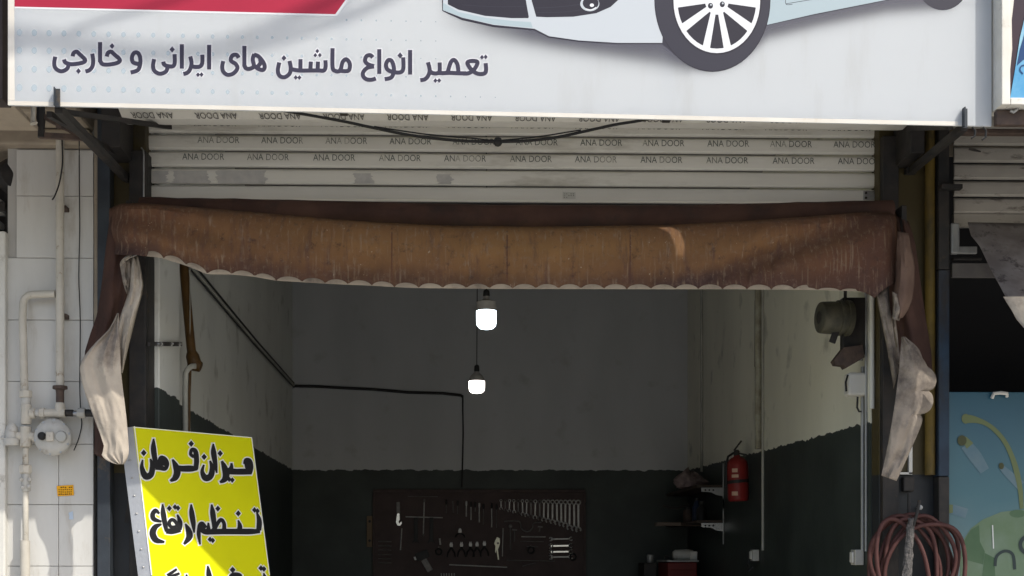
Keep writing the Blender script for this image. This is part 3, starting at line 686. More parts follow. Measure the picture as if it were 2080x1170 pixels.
# old lamp frame under the sign's left end
lf = thing('rusty_bracket', 'rusty steel frame hanging under the left end of the sign', 'bracket', P(130, 280, -.6))
M_rust = mat('rusty steel', (.10, .07, .055), .7, c2=(.06, .045, .04), scale=20, bump=.3)
MB().tube([P(83, 218, -.6), P(83, 240, -.6), P(84, 262, -.6), P(84, 279, -.6)], [.017, .020, .014, .016], 8).build('upright', M_dark, lf)
MB().bar(P(80, 275, -.6), P(186, 281, -.56), .02, .022).build('rail', M_rust, lf)
MB().bar(P(88, 236, -.6), P(166, 276, -.58), .02, .02).build('brace', M_rust, lf)
MB().bar(P(120, 224, -.62), P(121, 262, -.6), .022, .02).build('hanger', M_rust, lf)
one(MB().tube([P(68, 212, -.75), P(67, 246, -.75), P(69, 251, -.75)], [.009, .009, .016], 10), 'pipe_end', M_pipe, 'pale pipe stub hanging beside the rusty frame', 'pipe')

# cable slung under the sign
cp = [(560, 222), (640, 236), (700, 247), (760, 260), (830, 274), (900, 283), (960, 287), (1012, 288), (1070, 286), (1130, 279), (1200, 264), (1250, 253), (1300, 245), (1360, 232)]
cb = thing('slung_cable', 'black cable sagging in front of the shutter with a taped joint', 'cable', P(1012, 290, -.7))
MB().tube([P(x, y, -.7) for x, y in cr(cp, 4)], .0062, 8).build('cable', M_black, cb)
MB().tube([P(x, y, -.698) for x, y in cr([(760, 257), (860, 272), (960, 281), (1012, 285), (1090, 278), (1180, 264)], 4)], .003, 6).build('cable', M_black, cb)
MB().lathe(P(1003, 288, -.7), (1, 0, 0), [(0, .008), (.006, .017), (.018, .02), (.028, .016), (.034, .008)], 10).build('taped_joint', M_black, cb)

# ------------------------------------------------------------------ power lines over the street (their shadows cross the sign)
def line(pts, r, lab, back=2.3):
    pp = [PN(x, y, A0, SN)-SUNV*back*1.0/abs(SUNV.y) for x, y in cr(pts, 4)]
    return one(MB().tube(pp, r, 8), 'power_line', M_black, lab, 'cable', 'cables strung over the street')
line([(-1400, -260), (-600, -70), (-100, 55), (60, 77), (170, 93), (300, 107), (420, 100), (520, 68), (640, 18), (760, -45), (1100, -260), (1700, -700)], .024, 'thick sagging power cable strung above the street')
line([(-1400, -280), (-600, -80), (-100, 60), (60, 82), (200, 101), (330, 113), (450, 109), (560, 84), (680, 42), (780, 0), (1100, -170), (1700, -560)], .017, 'thinner power cable strung just beside the thick one')
line([(-1400, 420), (-500, 240), (-100, 140), (60, 92), (120, 72), (200, 44), (300, 16), (420, -25), (900, -210), (1500, -480)], .010, 'thin telephone line strung above the street', 1.9)

# ------------------------------------------------------------------ tiled wall at the left
tw = thing('tiled_wall', 'white tiled wall between two shops carrying the gas meter', 'wall', (-2.0, 0, 0))
xA = P(14, 700, 0).x; xU = P(33, 400, 0).x; xB = xl0
MB().box((xA-.0, .012, .006), (xB-.002, .4, 3.58)).build('wall_core', M_grout, tw)
joints = [304, 398, 524, 650, 775, 902, 1025, 1150]
zj = [P(100, y, 0).z for y in joints]
while zj[-1] > .3: zj.append(zj[-1]-.285)
zj.append(.008)
xm = P(119, 700, 0).x
for i in range(len(zj)-1):
    for (xa, xb) in ((xA if i >= 2 else xU, xm), (xm, xB)):
        d = random.uniform(-.0015, .0015)
        MB().box((xa+.0012, d, zj[i+1]+.0012), (xb-.0012, .011, zj[i]-.0012), .0015).build('tile', M_tile, tw)
# plastered beam over it, with a stepped moulding, running on over the neighbour
bm_ = thing('plaster_beam', 'stained beige plaster beam over the tiled wall', 'beam', (-2.6, 0, 3.5))
zt = P(0, 302, 0).z
MB().box((-6, -.06, zt+.004), (xB-.003, .4, zt+.075), .01).build('moulding', M_plaster, bm_)
MB().box((-6, -.26, zt+.08), (xB-.003, .4, zt+.30), .015).build('beam', M_plaster, bm_)
MB().box((-6, -.52, zt+.305), (xB-.003, .4, zt+.42), .01).build('beam', M_plaster, bm_)
MB().box((-6, .1, zt+.425), (-1.76, .5, 9)).build('upper_wall', M_plaster, bm_)
# left neighbour: white column edge, dark recess with old fittings
nb = thing('white_column', 'chipped white painted column edge at the left neighbour', 'column', (-2.6, 0, 0))
a = P(12, 600, -.02).x
MB().box((-3.2, -.03, .006), (a, .3, P(0, 470, -.02).z), .008).build('column_body', M_white, nb)
rc = thing('dark_recess', 'dark opening of the neighbouring shop beside the tiles', 'opening', (-2.5, .5, 2.7))
MB().box((-6, .5, .0), (xA-.005, .6, 3.6)).build('back_panel', M_dark, rc)
fit = thing('old_siren', 'grimy round alarm siren in the gap beside the tiled wall', 'siren', P(22, 400, .1))
p = P(22, 360, .06)
MB().lathe(p+Vector((0, .05, 0)), (0.5, -1, .1), [(0, .03), (.02, .085), (.05, .09), (.09, .07), (.1, .02)], 18).build('bell', M_dark, fit)
MB().bar(P(24, 380, .1), P(27, 470, .1), .05, .05).build('arm', M_dark, fit)
mt_ = thing('meter_box', 'small pale electric meter in the gap beside the tiled wall', 'meter box', P(4, 438, .04))
MB().box(P(-30, 402, .04), P(15, 440, .14), .006).build('case', M_white, mt_)
MB().box(P(-20, 410, .037), P(12, 430, .05), .003).build('window', M_dark, mt_)
MB().box(P(-30, 446, .06), P(10, 468, .14), .006).build('lower_case', M_meter, mt_)

# ------------------------------------------------------------------ gas pipework
gp_ = thing('gas_pipework', 'cream painted gas pipes with a round meter on the tiled wall', 'gas meter', P(52, 1165, -.06))
YG = -.062
def pp(*pts): return [P(x, y, YG) for x, y in pts]
s_ = S(YG)
MB().tube([P(122, 284, YG), P(122, 786, YG)], 8.3*s_, 16).build('riser_pipe', M_pipe, gp_)
MB().lathe(P(122, 784, YG), (0, 0, -1), [(0, .032), (.006, .033), (.014, .033), (.018, .02), (.03, .018), (.075, .018)], 16).build('flange', M_rust, gp_)
MB().tube(pp((112, 597), (70, 598), (58, 600), (50, 606), (47, 618), (46, 650), (50, 796)), 7.6*s_, 14).build('branch_pipe', M_pipe, gp_)
def fitting(name, x, y0, y1, r, m, hexn=8):
    return MB().lathe(P(x, y0, YG), (0, 0, -1), [(0, r*.85*s_), (.004, r*s_), ((y1-y0)*s_-.004, r*s_), ((y1-y0)*s_, r*.85*s_)], hexn).build(name, m, gp_)
fitting('union_nut', 52, 793, 808, 13, M_pipe); fitting('nipple', 53, 806, 822, 9.5, M_meter, 14); fitting('tee', 53.5, 822, 862, 10.5, M_pipe, 14)
def hfit(name, x0, x1, y, r, m, n=14):
    return MB().lathe(P(x0, y, YG), (1, 0, 0), [(0, r*.85*s_), (.003, r*s_), ((x1-x0)*s_-.003, r*s_), ((x1-x0)*s_, r*.85*s_)], n).build(name, m, gp_)
hfit('tee_arm', 60, 72, 840, 10.5, M_pipe); hfit('nipple', 72, 82, 839, 8, M_meter); hfit('union_nut', 81, 92, 839, 11, M_pipe, 8); hfit('coupling', 91, 112, 839, 9, M_pipe)
MB().lathe(P(122, 818, YG), (0, 0, -1), [(0, 8*s_), (.01, 10*s_), (.05, 10.5*s_), (.064, 8*s_)], 14).build('tee', M_pipe, gp_)
hfit('tee_arm', 110, 133, 839, 10, M_pipe); hfit('nipple', 132, 149, 839, 7, M_dark); hfit('nipple', 149, 159, 840, 6, M_steel); hfit('valve_body', 158, 174, 839, 10.5, M_meter, 8); hfit('outlet_pipe', 173, 196, 839, 7.5, M_dark)
fitting('valve_block', 52, 866, 908, 11.5, M_pipe, 10); hfit('valve_arm', 34, 72, 886, 9, M_pipe)
MB().lathe(P(24, 905, YG), (0, 0, 1), [(0, 15*s_), (.012, 16.5*s_), (.03, 17*s_), (.034, 13*s_), (.055, 13*s_), (.085, 11*s_), (.1, 6*s_)], 16).build('regulator', M_meter, gp_)
hfit('regulator_stem', 2, 14, 889, 4, M_meter)
fitting('down_pipe', 52, 908, 945, 6.2, M_pipe, 12); fitting('union_nut', 52, 944, 962, 12.5, M_pipe); fitting('cock', 53, 960, 998, 9, M_meter, 10)
for (x, y) in ((44, 974), (62, 974), (47, 990), (60, 988)): MB().lathe(P(x, y, YG-.012), (0, -1, 0), [(0, .008), (.012, .009), (.016, .005)], 8).build('cock_lug', M_meter, gp_)
fitting('down_pipe', 52, 996, 1100, 6, M_pipe, 12)
MB().tube([P(51, 1098, YG), (P(51, 1098, YG).x, YG, .3), (P(51, 1098, YG).x, YG, .05)], [9.7*s_]*3, 14).build('sleeve_pipe', M_pipe, gp_)
mc = P(107, 888, YG-.03)
md = MB().lathe(mc+Vector((0, .055, 0)), (0, -1, 0), [(0, .045), (.012, .07), (.03, .082), (.045, .0845), (.055, .0845), (.062, .08), (.066, .072), (.07, .068), (.076, .045), (.078, .004)], 36).build('meter_disc', M_meter, gp_)
for k in range(10):
    a = 2*math.pi*k/10+.2; MB().lathe(mc+Vector((.078*math.cos(a), -.004, .078*math.sin(a))), (0, -1, 0), [(0, .005), (.006, .005)], 8).build('bolt', M_steel, md)
MB().lathe(P(86, 886, YG-.052), (0, -1, 0), [(0, .018), (.012, .0185), (.02, .014), (.022, .003)], 16).build('knob', M_black, md)
MB().box(P(94, 877, YG-.052), P(108, 896, YG-.065), .006).build('nameplate', M_pipe, md)
MB().lathe(P(125, 887, YG-.052), (0, -1, 0), [(0, .026), (.008, .026), (.014, .022), (.016, .003)], 16).build('dial_cover', mat('dial glass', (.38, .38, .36), .15), md)
hfit('meter_union', 66, 76, 888, 10, M_pipe, 8)
# clips holding the riser
for y in (420, 640): 
    p = P(122, y, YG); MB().box((p.x-.024, YG+.01, p.z-.01), (p.x+.024, .0, p.z+.01), .003).build('pipe_clip', M_rust, gp_)
# wires on the tiles
one(MB().tube([P(x, y, -.012 if y > 300 else -.2) for x, y in cr([(161, 283), (161, 360), (162, 470), (160, 560), (163, 650), (162, 780), (164, 840), (166, 862), (160, 890), (150, 915)], 4)], .0024, 6), 'wall_wire', M_black, 'thin black wire running straight down the white tiles', 'wire')
one(MB().tube([P(x, y, -.11) for x, y in cr([(126, 284), (127, 330), (121, 370), (112, 396), (106, 406)], 4)], .0034, 6), 'loose_wire', M_black, 'short black wire curling beside the gas riser', 'wire')
# stickers
st = thing('wall_sticker', 'small orange printed sticker on the white tiles', 'sticker', P(132, 1008, -.002))
MB().slab([P(115, 987, -.0025), P(149, 985, -.0025), P(150, 1006, -.0025), P(117, 1008, -.0025)], (0, .0009, 0)).build('paper', mat('orange paper', (.74, .36, .012), .6), st)
q = Print(P(132, 997, -.0032), (0, -1, 0), 0)
for r in range(4):
    for k in range(7):
        x = 119+4.2*k; y = 990+4.6*r
        if random.random() < .9: q.stroke([(x, y+random.uniform(-.6, .6)), (x+random.uniform(1.8, 3.2), y+random.uniform(-.6, .6))], 2.3 if r in (0, 3) else 1.7)
q.build('sticker_print', mat('dark sticker print', (.06, .03, .01), .6), st)
one(MB().slab([P(139, 1042, -.0022), P(148, 1038, -.0022), P(149, 1055, -.0022), P(140, 1055, -.0022), P(141, 1048, -.0022)], (0, .0008, 0)), 'sticker_scrap', mat('bluish paper scrap', (.42, .50, .60), .6), 'torn bluish paper scrap on the lit tiles', 'sticker')

# ------------------------------------------------------------------ yellow board on a stand
TL = P(258, 866, -.10); TRp = P(512, 888, .48)
# the board leans back: its plane holds the top edge and falls forward towards the foot
LBp = P(300, 1168, -.10-.04); 
e1 = (TRp-TL).normalized(); e2 = (LBp-TL); e2 = (e2-e1*e2.dot(e1)).normalized(); BN = e1.cross(e2).normalized()
if BN.y > 0: BN = -BN
yb_ = thing('advert_board', 'yellow advertising board with bold black Persian lettering leaning at the doorway', 'signboard', (-1.1, -.4, 0))
def BP(lift, conv=lambda x, y: (x, y)): return Print(TL, BN, lift*.4, conv)
q = BP(0); f0 = q.pt(271, 866.5); f1 = q.pt(512, 888); Ldir = (q.pt(309, 1168)-f0); Rdir = (q.pt(548, 1168)-f1)
k0 = (f0.z-.12)/abs(Ldir.z); k1 = (f1.z-.12)/abs(Rdir.z)
quad = [f0, f1, f1+Rdir*k1, f0+Ldir*k0]
M_yel = mat('yellow vinyl', (.60, .605, .004), .4, c2=(.56, .565, .004), scale=3)
face = MB().slab(quad, -BN*.012).build('face', M_yel, yb_)
M_tin = mat('grey folded tin', (.42, .43, .45), .4, metal=.35, c2=(.36, .37, .39), scale=12, bump=.2)
# folded tin edge on the left, running back from the face
eo = q.pt(258, 866); ed = (q.pt(296, 1168)-eo)
MB().slab([f0-BN*.002, f0+Ldir*k0-BN*.002, eo+ed*k0-BN*.05, eo-BN*.05], Vector((-.003, 0, 0))).build('tin_edge', M_tin, yb_)
for k in range(9):
    p = (f0*.45+eo*.55)-BN*.025+Ldir*(.22+.12*k); MB().lathe(p+Vector((-.004, -.0, 0)), (-.8, -.6, 0), [(-.004, .004), (.003, .004), (.005, .002)], 8).build('rivet', M_steel, yb_)
# rear legs of the stand
bk = -BN; bk = Vector((bk.x, bk.y, 0)).normalized()
for p in (f0+e1*.06, f1-e1*.06):
    MB().bar(p-Vector((0, 0, .1))+bk*.03, Vector((p.x, p.y, .006))+bk*.62, .025, .025).build('leg', M_dark, yb_)
q = BP(.0008); q.stroke([(271, 867.6), (512, 889)], 1.6); q.stroke([(511, 888), (547.5, 1168)], 1.6); q.stroke([(273, 866), (308, 1168)], 2.2); q.build('white_border', mat('white board edge', (.75, .76, .70), .4), face)
CC = lambda x, y: (240+x/3.6556, 850+y/3.6556)
W1 = [[(952, 328, 44), (962, 340, 52), (968, 365, 50), (972, 396, 40)], [(936, 338, 18), (948, 312, 30), (972, 318, 36), (984, 360, 34), (976, 404, 30)], [(988, 408, 14), (940, 396, 40), (880, 396, 40), (830, 393, 42), (795, 385, 36)], [(840, 334, 12), (838, 366, 28), (822, 394, 40)],
      [(768, 318, 14), (788, 366, 40), (800, 418, 48), (786, 455, 38), (755, 474, 14)], [(704, 190, 8), (706, 250, 36), (718, 330, 30), (730, 404, 8)],
      [(634, 346, 10), (622, 396, 26), (646, 442, 44), (684, 428, 42), (696, 370, 34), (680, 316, 10)],
      [(556, 284, 20), (536, 266, 20), (546, 232, 24), (572, 246, 32), (580, 312, 34), (574, 376, 32)], [(538, 270, 18), (570, 288, 20)], [(586, 374, 20), (540, 373, 42), (470, 373, 40), (425, 366, 38)],
      [(402, 306, 10), (424, 350, 38), (436, 400, 48), (420, 442, 40), (386, 464, 14)],
      [(312, 322, 34), (335, 330, 44), (335, 350, 44)], [(275, 366, 28), (312, 366, 34), (346, 374, 26), (360, 340, 30), (346, 304, 30), (318, 290, 24), (302, 318, 22), (300, 362, 22)], [(262, 152, 8), (260, 220, 36), (270, 300, 34), (286, 366, 26)],
      [(180, 308, 8), (174, 366, 28), (200, 428, 46), (240, 418, 42), (252, 360, 34), (238, 302, 10)]]
D1 = [(822, 452, 19), (845, 458, 19), (755, 260, 22), (636, 286, 22), (540, 188, 22), (188, 256, 23)]
W2 = [[(1028, 700, 8), (1046, 760, 34), (1042, 830, 34)], [(1050, 838, 24), (980, 840, 38), (900, 840, 38), (830, 840, 38), (770, 840, 38), (690, 842, 38)], [(890, 758, 8), (902, 800, 30), (896, 838, 36)],
      [(784, 836, 30), (784, 780, 24), (760, 752, 24), (730, 790, 26), (704, 836, 34)], [(692, 640, 8), (700, 700, 36), (710, 780, 32), (716, 834, 30)], [(668, 776, 10), (668, 830, 32)],
      [(700, 842, 34), (650, 842, 38), (618, 824, 36), (604, 796, 28), (622, 780, 26), (648, 812, 24)], [(598, 796, 18), (596, 860, 26), (606, 934, 8)],
      [(540, 640, 8), (544, 700, 34), (556, 780, 32), (562, 848, 8)], [(498, 784, 8), (520, 830, 38), (526, 880, 44), (488, 932, 14)],
      [(438, 716, 8), (456, 770, 34), (450, 824, 36)], [(460, 830, 24), (400, 838, 38), (356, 836, 34)], [(440, 800, 20), (420, 764, 22), (394, 752, 22), (376, 778, 24), (392, 806, 22), (430, 806, 24)], [(328, 638, 8), (332, 700, 34), (345, 780, 32), (358, 838, 22)],
      [(302, 706, 12), (276, 684, 28), (254, 712, 32), (264, 748, 30), (318, 766, 12)], [(318, 786, 10), (274, 806, 36), (254, 852, 44), (278, 902, 40), (340, 918, 12)]]
D2 = [(1010, 680, 19), (1032, 688, 19), (890, 706, 21), (738, 670, 21), (680, 898, 19), (700, 906, 19), (420, 658, 19), (442, 666, 19), (378, 668, 20)]
W3 = [[(1078, 1150, 8), (1096, 1210, 34), (1090, 1280, 34)], [(1100, 1286, 24), (1000, 1290, 38), (860, 1290, 38), (760, 1290, 38)], [(915, 1170, 12), (890, 1160, 26), (845, 1165, 30), (830, 1210, 30), (860, 1280, 34)], [(664, 1096, 8), (672, 1160, 36), (684, 1240, 32), (690, 1290, 26)],
      [(700, 1290, 34), (600, 1292, 36), (500, 1288, 36), (420, 1280, 34)], [(505, 1160, 8), (512, 1220, 32), (506, 1280, 34)], [(432, 1120, 14), (366, 1166, 22)], [(452, 1150, 14), (386, 1190, 28), (420, 1270, 32)]]
D3 = [(1058, 1112, 20), (1080, 1118, 20), (848, 1125, 23)]
for st_, dt in ((W1, D1), (W2, D2), (W3, D3)):
    for grow, lift, nm, m in ((22, .0012, 'letter_edging', mat('white letter halo', (.70, .71, .68), .4)), (4, .0060, 'lettering', mat('black letter print', (.016, .016, .018), .4))):
        q = BP(lift, CC)
        for s2 in st_: q.stroke(s2, 30, grow, 5)
        for x, y, r in dt: q.diamond(x, y, r+grow*.6)
        q.build(nm, m, face)

# ------------------------------------------------------------------ inside, left wall
M_brown = mat('brown pipe paint', (.085, .045, .012), .4, c2=(.06, .032, .01), scale=20, dirt=(.3, .22, .1), dscale=25, dlo=.66, dhi=.72)
M_pvc0 = mat('dull pale pvc', (.40, .40, .36), .55, c2=(.3, .3, .27), scale=9)
bp_ = thing('brown_pipe', 'brown painted drain pipe with an elbow on the inside left wall', 'pipe', P(395, 750, .70))
MB().tube([P(368, 470, .70), P(374, 545, .70), P(380, 620, .70), P(388, 705, .70), P(391, 728, .70)], .0235, 14).build('pipe', M_brown, bp_)
MB().lathe(P(389, 715, .70), (.25, 0, -1), [(0, .026), (.02, .034), (.06, .036), (.075, .028)], 14).build('socket', M_brown, bp_)
MB().tube([P(391, 734, .70), P(398, 742, .70), P(408, 746, .70)], [.036, .035, .026], 14).build('elbow', M_brown, bp_)
MB().tube([P(386, 748, .68), P(384, 800, .68), P(383, 900, .68), P(383, 1165, .68)], .009, 10).build('lower_pipe', M_brown, bp_)
one(MB().tube([P(398, 744, .655), P(390, 744, .655), P(382, 749, .655), P(377, 758, .655), P(376, 800, .655), P(377, 1000, .655), (P(377, 1000, .655).x, .655, .2)], .0145, 12), 'bent_pipe', M_pvc0, 'pale bent pipe dropping from the brown elbow', 'pipe')
one(MB().tube([P(386, 520, .68), P(386, 1165, .68)], .0025, 6), 'wall_cable', M_pvc0, 'thin pale cable clipped beside the brown pipe', 'cable')
gr_ = thing('wall_bracket', 'narrow metal strip with bolts on the left doorway pilaster', 'bracket', PX(330, 700, XL+.03))
MB().slab([PX(300, 694, XL+.034), PX(366, 695, XL+.034), PX(366, 703, XL+.034), PX(300, 703, XL+.034)], (.01, 0, 0)).build('strip', M_dark, gr_)
for x in (318, 325, 346, 362):
    MB().lathe(PX(x, 699, XL+.04), (1, 0, 0), [(0, .010), (.012, .011), (.016, .006)], 10).build('bolt', M_chrome, gr_)
# conduit running down the left wall, along the back wall and down
M_cable_shade = mat('black cable and shade line', (.022, .022, .022), .5)
cd = thing('surface_conduit', 'grey conduit with shadow edges built as black lines down the left wall and a black run across the back wall', 'cable', P(938, 960, YB-.02))
for dx in (0, 8, 16):
    a = PX(384+dx, 545, XL+.02); b = PX(597, 787-dx*.55, XL+.02)
    MB().tube([a+(a-b)*.12, a, (a+b)/2+Vector((0, 0, -.012)), b], .006 if dx != 8 else .008, 8).build('wall_run', M_pvc0 if dx == 8 else M_cable_shade, cd)  # outer black tubes stand in for the grey conduit's shadow edges
MB().tube([P(x, y, YB-.012) for x, y in ((597, 784), (640, 785), (700, 788), (760, 791), (830, 797), (900, 799), (936, 803), (940, 806))], .0125, 8).build('back_run', M_cable_shade, cd)
MB().tube([P(x, y, YB-.012) for x, y in ((940, 803), (940, 830), (941, 880), (939, 960), (938, 990))], .0065, 8).build('drop', M_cable_shade, cd)

# ------------------------------------------------------------------ lamps
def bulb(px, yt, Y, lab, glow, cs, h1, h2, rpx, topz=4.1, es=5.):
    s = S(Y); o = P(px, yt, Y); r = rpx*s
    t = thing('led_bulb', lab, 'light bulb', o-Vector((0, 0, (h1+h2)*s)))
    MB().tube([(o.x-.002, o.y, topz), (o.x+.003, o.y, (topz+o.z)/2), (o.x, o.y, o.z)], .0035, 6).build('cord', M_black, t)
    MB().lathe(o, (0, 0, -1), [(0, .006), (.004, .014), (.012, .018), (14*s*.9, .020), (14*s, .017)], 16).build('socket', M_black, t)
    z = 14*s
    MB().lathe(o-Vector((0, 0, z)), (0, 0, -1), cs, 24).build('heat_sink', mat('bulb collar grey', (.32, .31, .29), .5), t)
    g = MB().lathe(o-Vector((0, 0, h1*s)), (0, 0, -1), [(0, r*.98), (.004, r), (h2*s*.55, r*.995), (h2*s*.8, r*.93), (h2*s*.94, r*.7), (h2*s, r*.25), (h2*s+.001, .002)], 24)
    g.build('diffuser', mat('lit diffuser '+lab[:4], (.9, .9, .9), .3, emit=glow, estr=es), t)
    return t
s1 = S(1.5); bulb(988, 588, 1.5, 'larger cool white lit bulb hanging just under the awning edge', (.80, 1.0, 1.06), [(0, .017), (.03*.6, .02), (10*s1, 17*s1), (12*s1, 20.3*s1), (30*s1, 20.6*s1)], 44, 37, 20.4)
s2 = S(3.3); bulb(968.5, 741, 3.3, 'smaller warm white lit bulb hanging lower on a long cord', (1.06, .97, .90), [(0, .018), (.01, .022), (8*s2, 12*s2), (14*s2, 15.2*s2), (19.5*s2, 16.2*s2)], 33, 25, 16.2)

# ------------------------------------------------------------------ inside, right wall
def wallpipe(name, x, yt, yb, r, m, lab, cat='conduit', dX=.0):
    a = PX(x, yt, XR-dX-r); z1 = min(a.z, 4.09); b = PX(x, yb, XR-dX-r)
    return one(MB().tube([(a.x, a.y, z1), (a.x, a.y, b.z)], r, 10), name, m, lab, cat)
M_pvc = mat('grey pvc conduit', (.36, .36, .32), .5, c2=(.29, .29, .26), scale=8)
wallpipe('wall_conduit', 1425, 560, 958, .011, M_pvc, 'thin pale conduit on the right wall near the back corner')
wallpipe('wall_conduit', 1540, 560, 912, .022, mat('mottled pipe', (.36, .36, .29), .5, c2=(.22, .2, .15), scale=14), 'thick mottled pipe on the right wall above the fire extinguisher', 'pipe')
wallpipe('wall_conduit', 1549.5, 560, 1118, .009, M_pvc, 'slim grey conduit beside the mottled pipe down to a socket')
one(MB().tube([PX(1535, 610, XR-.008), PX(1534.5, 745, XR-.008)], .008, 6), 'rust_streak_bar', M_rust, 'rusty bar fixed beside the mottled pipe', 'bar')
for x, r, lab in ((1752, .009, 'galvanised conduit dropping past the white box to the socket'), (1759, .0065, 'slimmer galvanised conduit beside the socket drop')):
    wallpipe('wall_conduit', x, 745 if x == 1752 else 590, 1120, r, M_galv, lab)
wallpipe('wall_conduit', 1771, 590, 830, .012, mat('pale lit wall edge', (.58, .58, .53), .5), 'pale strip standing in for the lit edge of the right wall next to the doorway')  # pale tube built to imitate the lit wall edge
def socket(x, y, w_, h, lab):
    c = PX(x, y, XR); t = thing('socket_box', lab, 'socket', c-Vector((0, 0, h/2)))
    MB().box((c.x-.045, c.y-w_/2, c.z-h/2), (c.x-.002, c.y+w_/2, c.z+h/2), .004).build('box', M_meter, t)
    MB().box((c.x-.055, c.y-w_*.3, c.z-h*.35), (c.x-.046, c.y+w_*.3, c.z+h*.35), .003).build('face_plate', M_white, t); return c
socket(1751, 1132, .075, .075, 'grey metal socket box at the foot of the galvanised conduit')
c = socket(1540, 1128, .08, .075, 'grey socket box at the foot of the slim conduit')
one(MB().tube([c+Vector((-.05, 0, -.02)), c+Vector((-.07, 0, -.06)), c+Vector((-.06, .02, -.10)), c+Vector((-.03, .02, -.08))], .006, 6), 'plug_lead', M_black, 'black plug lead looping under the slim conduit socket', 'lead')
# shutter motor on its plate
YM = .2; sm = S(YM)
mo = thing('shutter_motor', 'black shutter motor on a dark steel plate by the doorway', 'motor', P(1730, 750, YM))
MB().box(P(1712, 604, YM), P(1756, 722, YM+.05), .004).build('plate', M_dark, mo)
M_motor = mat('greasy olive drum', (.09, .085, .06), .45, c2=(.05, .05, .04), scale=16)
ax = Vector((1, .12, 0)); o = P(1664, 645, YM-.02)
MB().lathe(o, ax, [(0, 27*sm), (.004, 31*sm), (.012, 32*sm), (.05, 33*sm), (.088, 33*sm), (.09, 36*sm), (.108, 36*sm), (.11, 33*sm), (.125, 33*sm), (.127, 37*sm), (.15, 36*sm), (.155, 28*sm)], 28).build('drum', M_motor, mo)
MB().lathe(o+ax*-.001, ax, [(-.001, .03), (.001, .025), (.002, .001)], 20).build('drum_cap', M_dark, mo)
MB().bar(P(1700, 668, YM-.03), P(1690, 696, YM-.03), .012, .03).build('lug', M_dark, mo)
MB().slab([P(1714, 706, YM-.03), P(1752, 700, YM-.03), P(1756, 726, YM-.03), P(1718, 748, YM-.03), P(1714, 742, YM-.03), P(1698, 740, YM-.03), P(1694, 732, YM-.03), P(1700, 724, YM-.03)], (0, .06, 0)).build('gear_case', M_rust, mo)
MB().tube([P(1717, 560, YM), P(1717, 614, YM)], .008, 8).build('hanger_rod', M_dark, mo)
wb = thing('control_box', 'white plastic control box under the shutter motor', 'control box', P(1738, 808, .22))
MB().box(P(1723, 756, .2), P(1754, 807, .28), .012).build('case', M_white, wb)
MB().tube([P(1722, 762, .2), P(1718, 776, .19), P(1719, 795, .19)], .005, 6).build('lead', M_black, wb)
MB().tube([P(1742, 806, .22), P(1741, 828, .22), P(1745, 836, .22), P(1750, 836, .22)], .005, 6).build('tail', M_black, wb)
MB().lathe(P(1748, 712, .22), (0, 0, -1), [(0, .022), (.008, .022), (.012, .012), (.05, .012)], 12).build('gland', M_galv, wb)
# fire extinguisher
YE = 2.66; se = S(YE); eo_ = P(1500, 1018, YE)
fx = thing('fire_extinguisher', 'red fire extinguisher strapped to the right wall', 'fire extinguisher', eo_)
fxo = eo_+Vector((0, 0, 0)); rE = 21.5*se
M_red = mat('extinguisher red', (.20, .02, .018), .4, c2=(.16, .017, .015), scale=8)
MB().lathe(fxo, (-.03, 0, 1), [(0, rE*.86), (.01, rE*.97), (.03, rE), (.235, rE), (.262, rE*.93), (.285, rE*.7), (.298, rE*.36), (.308, rE*.28)], 26).build('cylinder', M_red, fx)
MB().lathe(fxo+Vector((-.003, 0, .12)), (-.08, 0, 1), [(0, rE+.002), (.022, rE+.002)], 26).build('strap', M_black, fx)
MB().lathe(fxo+Vector((-.012, 0, .305)), (0, 0, 1), [(0, .02), (.03, .02), (.04, .012)], 12).build('valve', M_dark, fx)
MB().bar(fxo+Vector((-.03, 0, .34)), fxo+Vector((.02, -.0, .405)), .018, .01).bar(fxo+Vector((-.02, 0, .325)), fxo+Vector((.055, 0, .31)), .018, .01).build('handle', M_dark, fx)
MB().tube([fxo+Vector((-.03, 0, .325)), fxo+Vector((-.07, .0, .30)), fxo+Vector((-.082, .0, .25)), fxo+Vector((-.08, .01, .10))], .008, 8).build('hose', M_black, fx)
q = Print(P(1494, 950, YE-rE-.001), (0, -1, 0), 0)
lb = MB()
for z0_, z1_, a0_, a1_ in ((.155, .175, 225, 262), (.035, .062, 222, 256), (.19, .215, 228, 258)):
    lb.add([fxo+Vector(((rE+.0015)*math.cos(R_(a))-.03*z, (rE+.0015)*math.sin(R_(a)), z)) for z in (z0_, z1_) for a in (a0_, (a0_+a1_)/2, a1_)], [(0, 1, 4, 3), (1, 2, 5, 4)])
lb.build('paper_label', mat('faded extinguisher label', (.45, .30, .22), .6), fx)
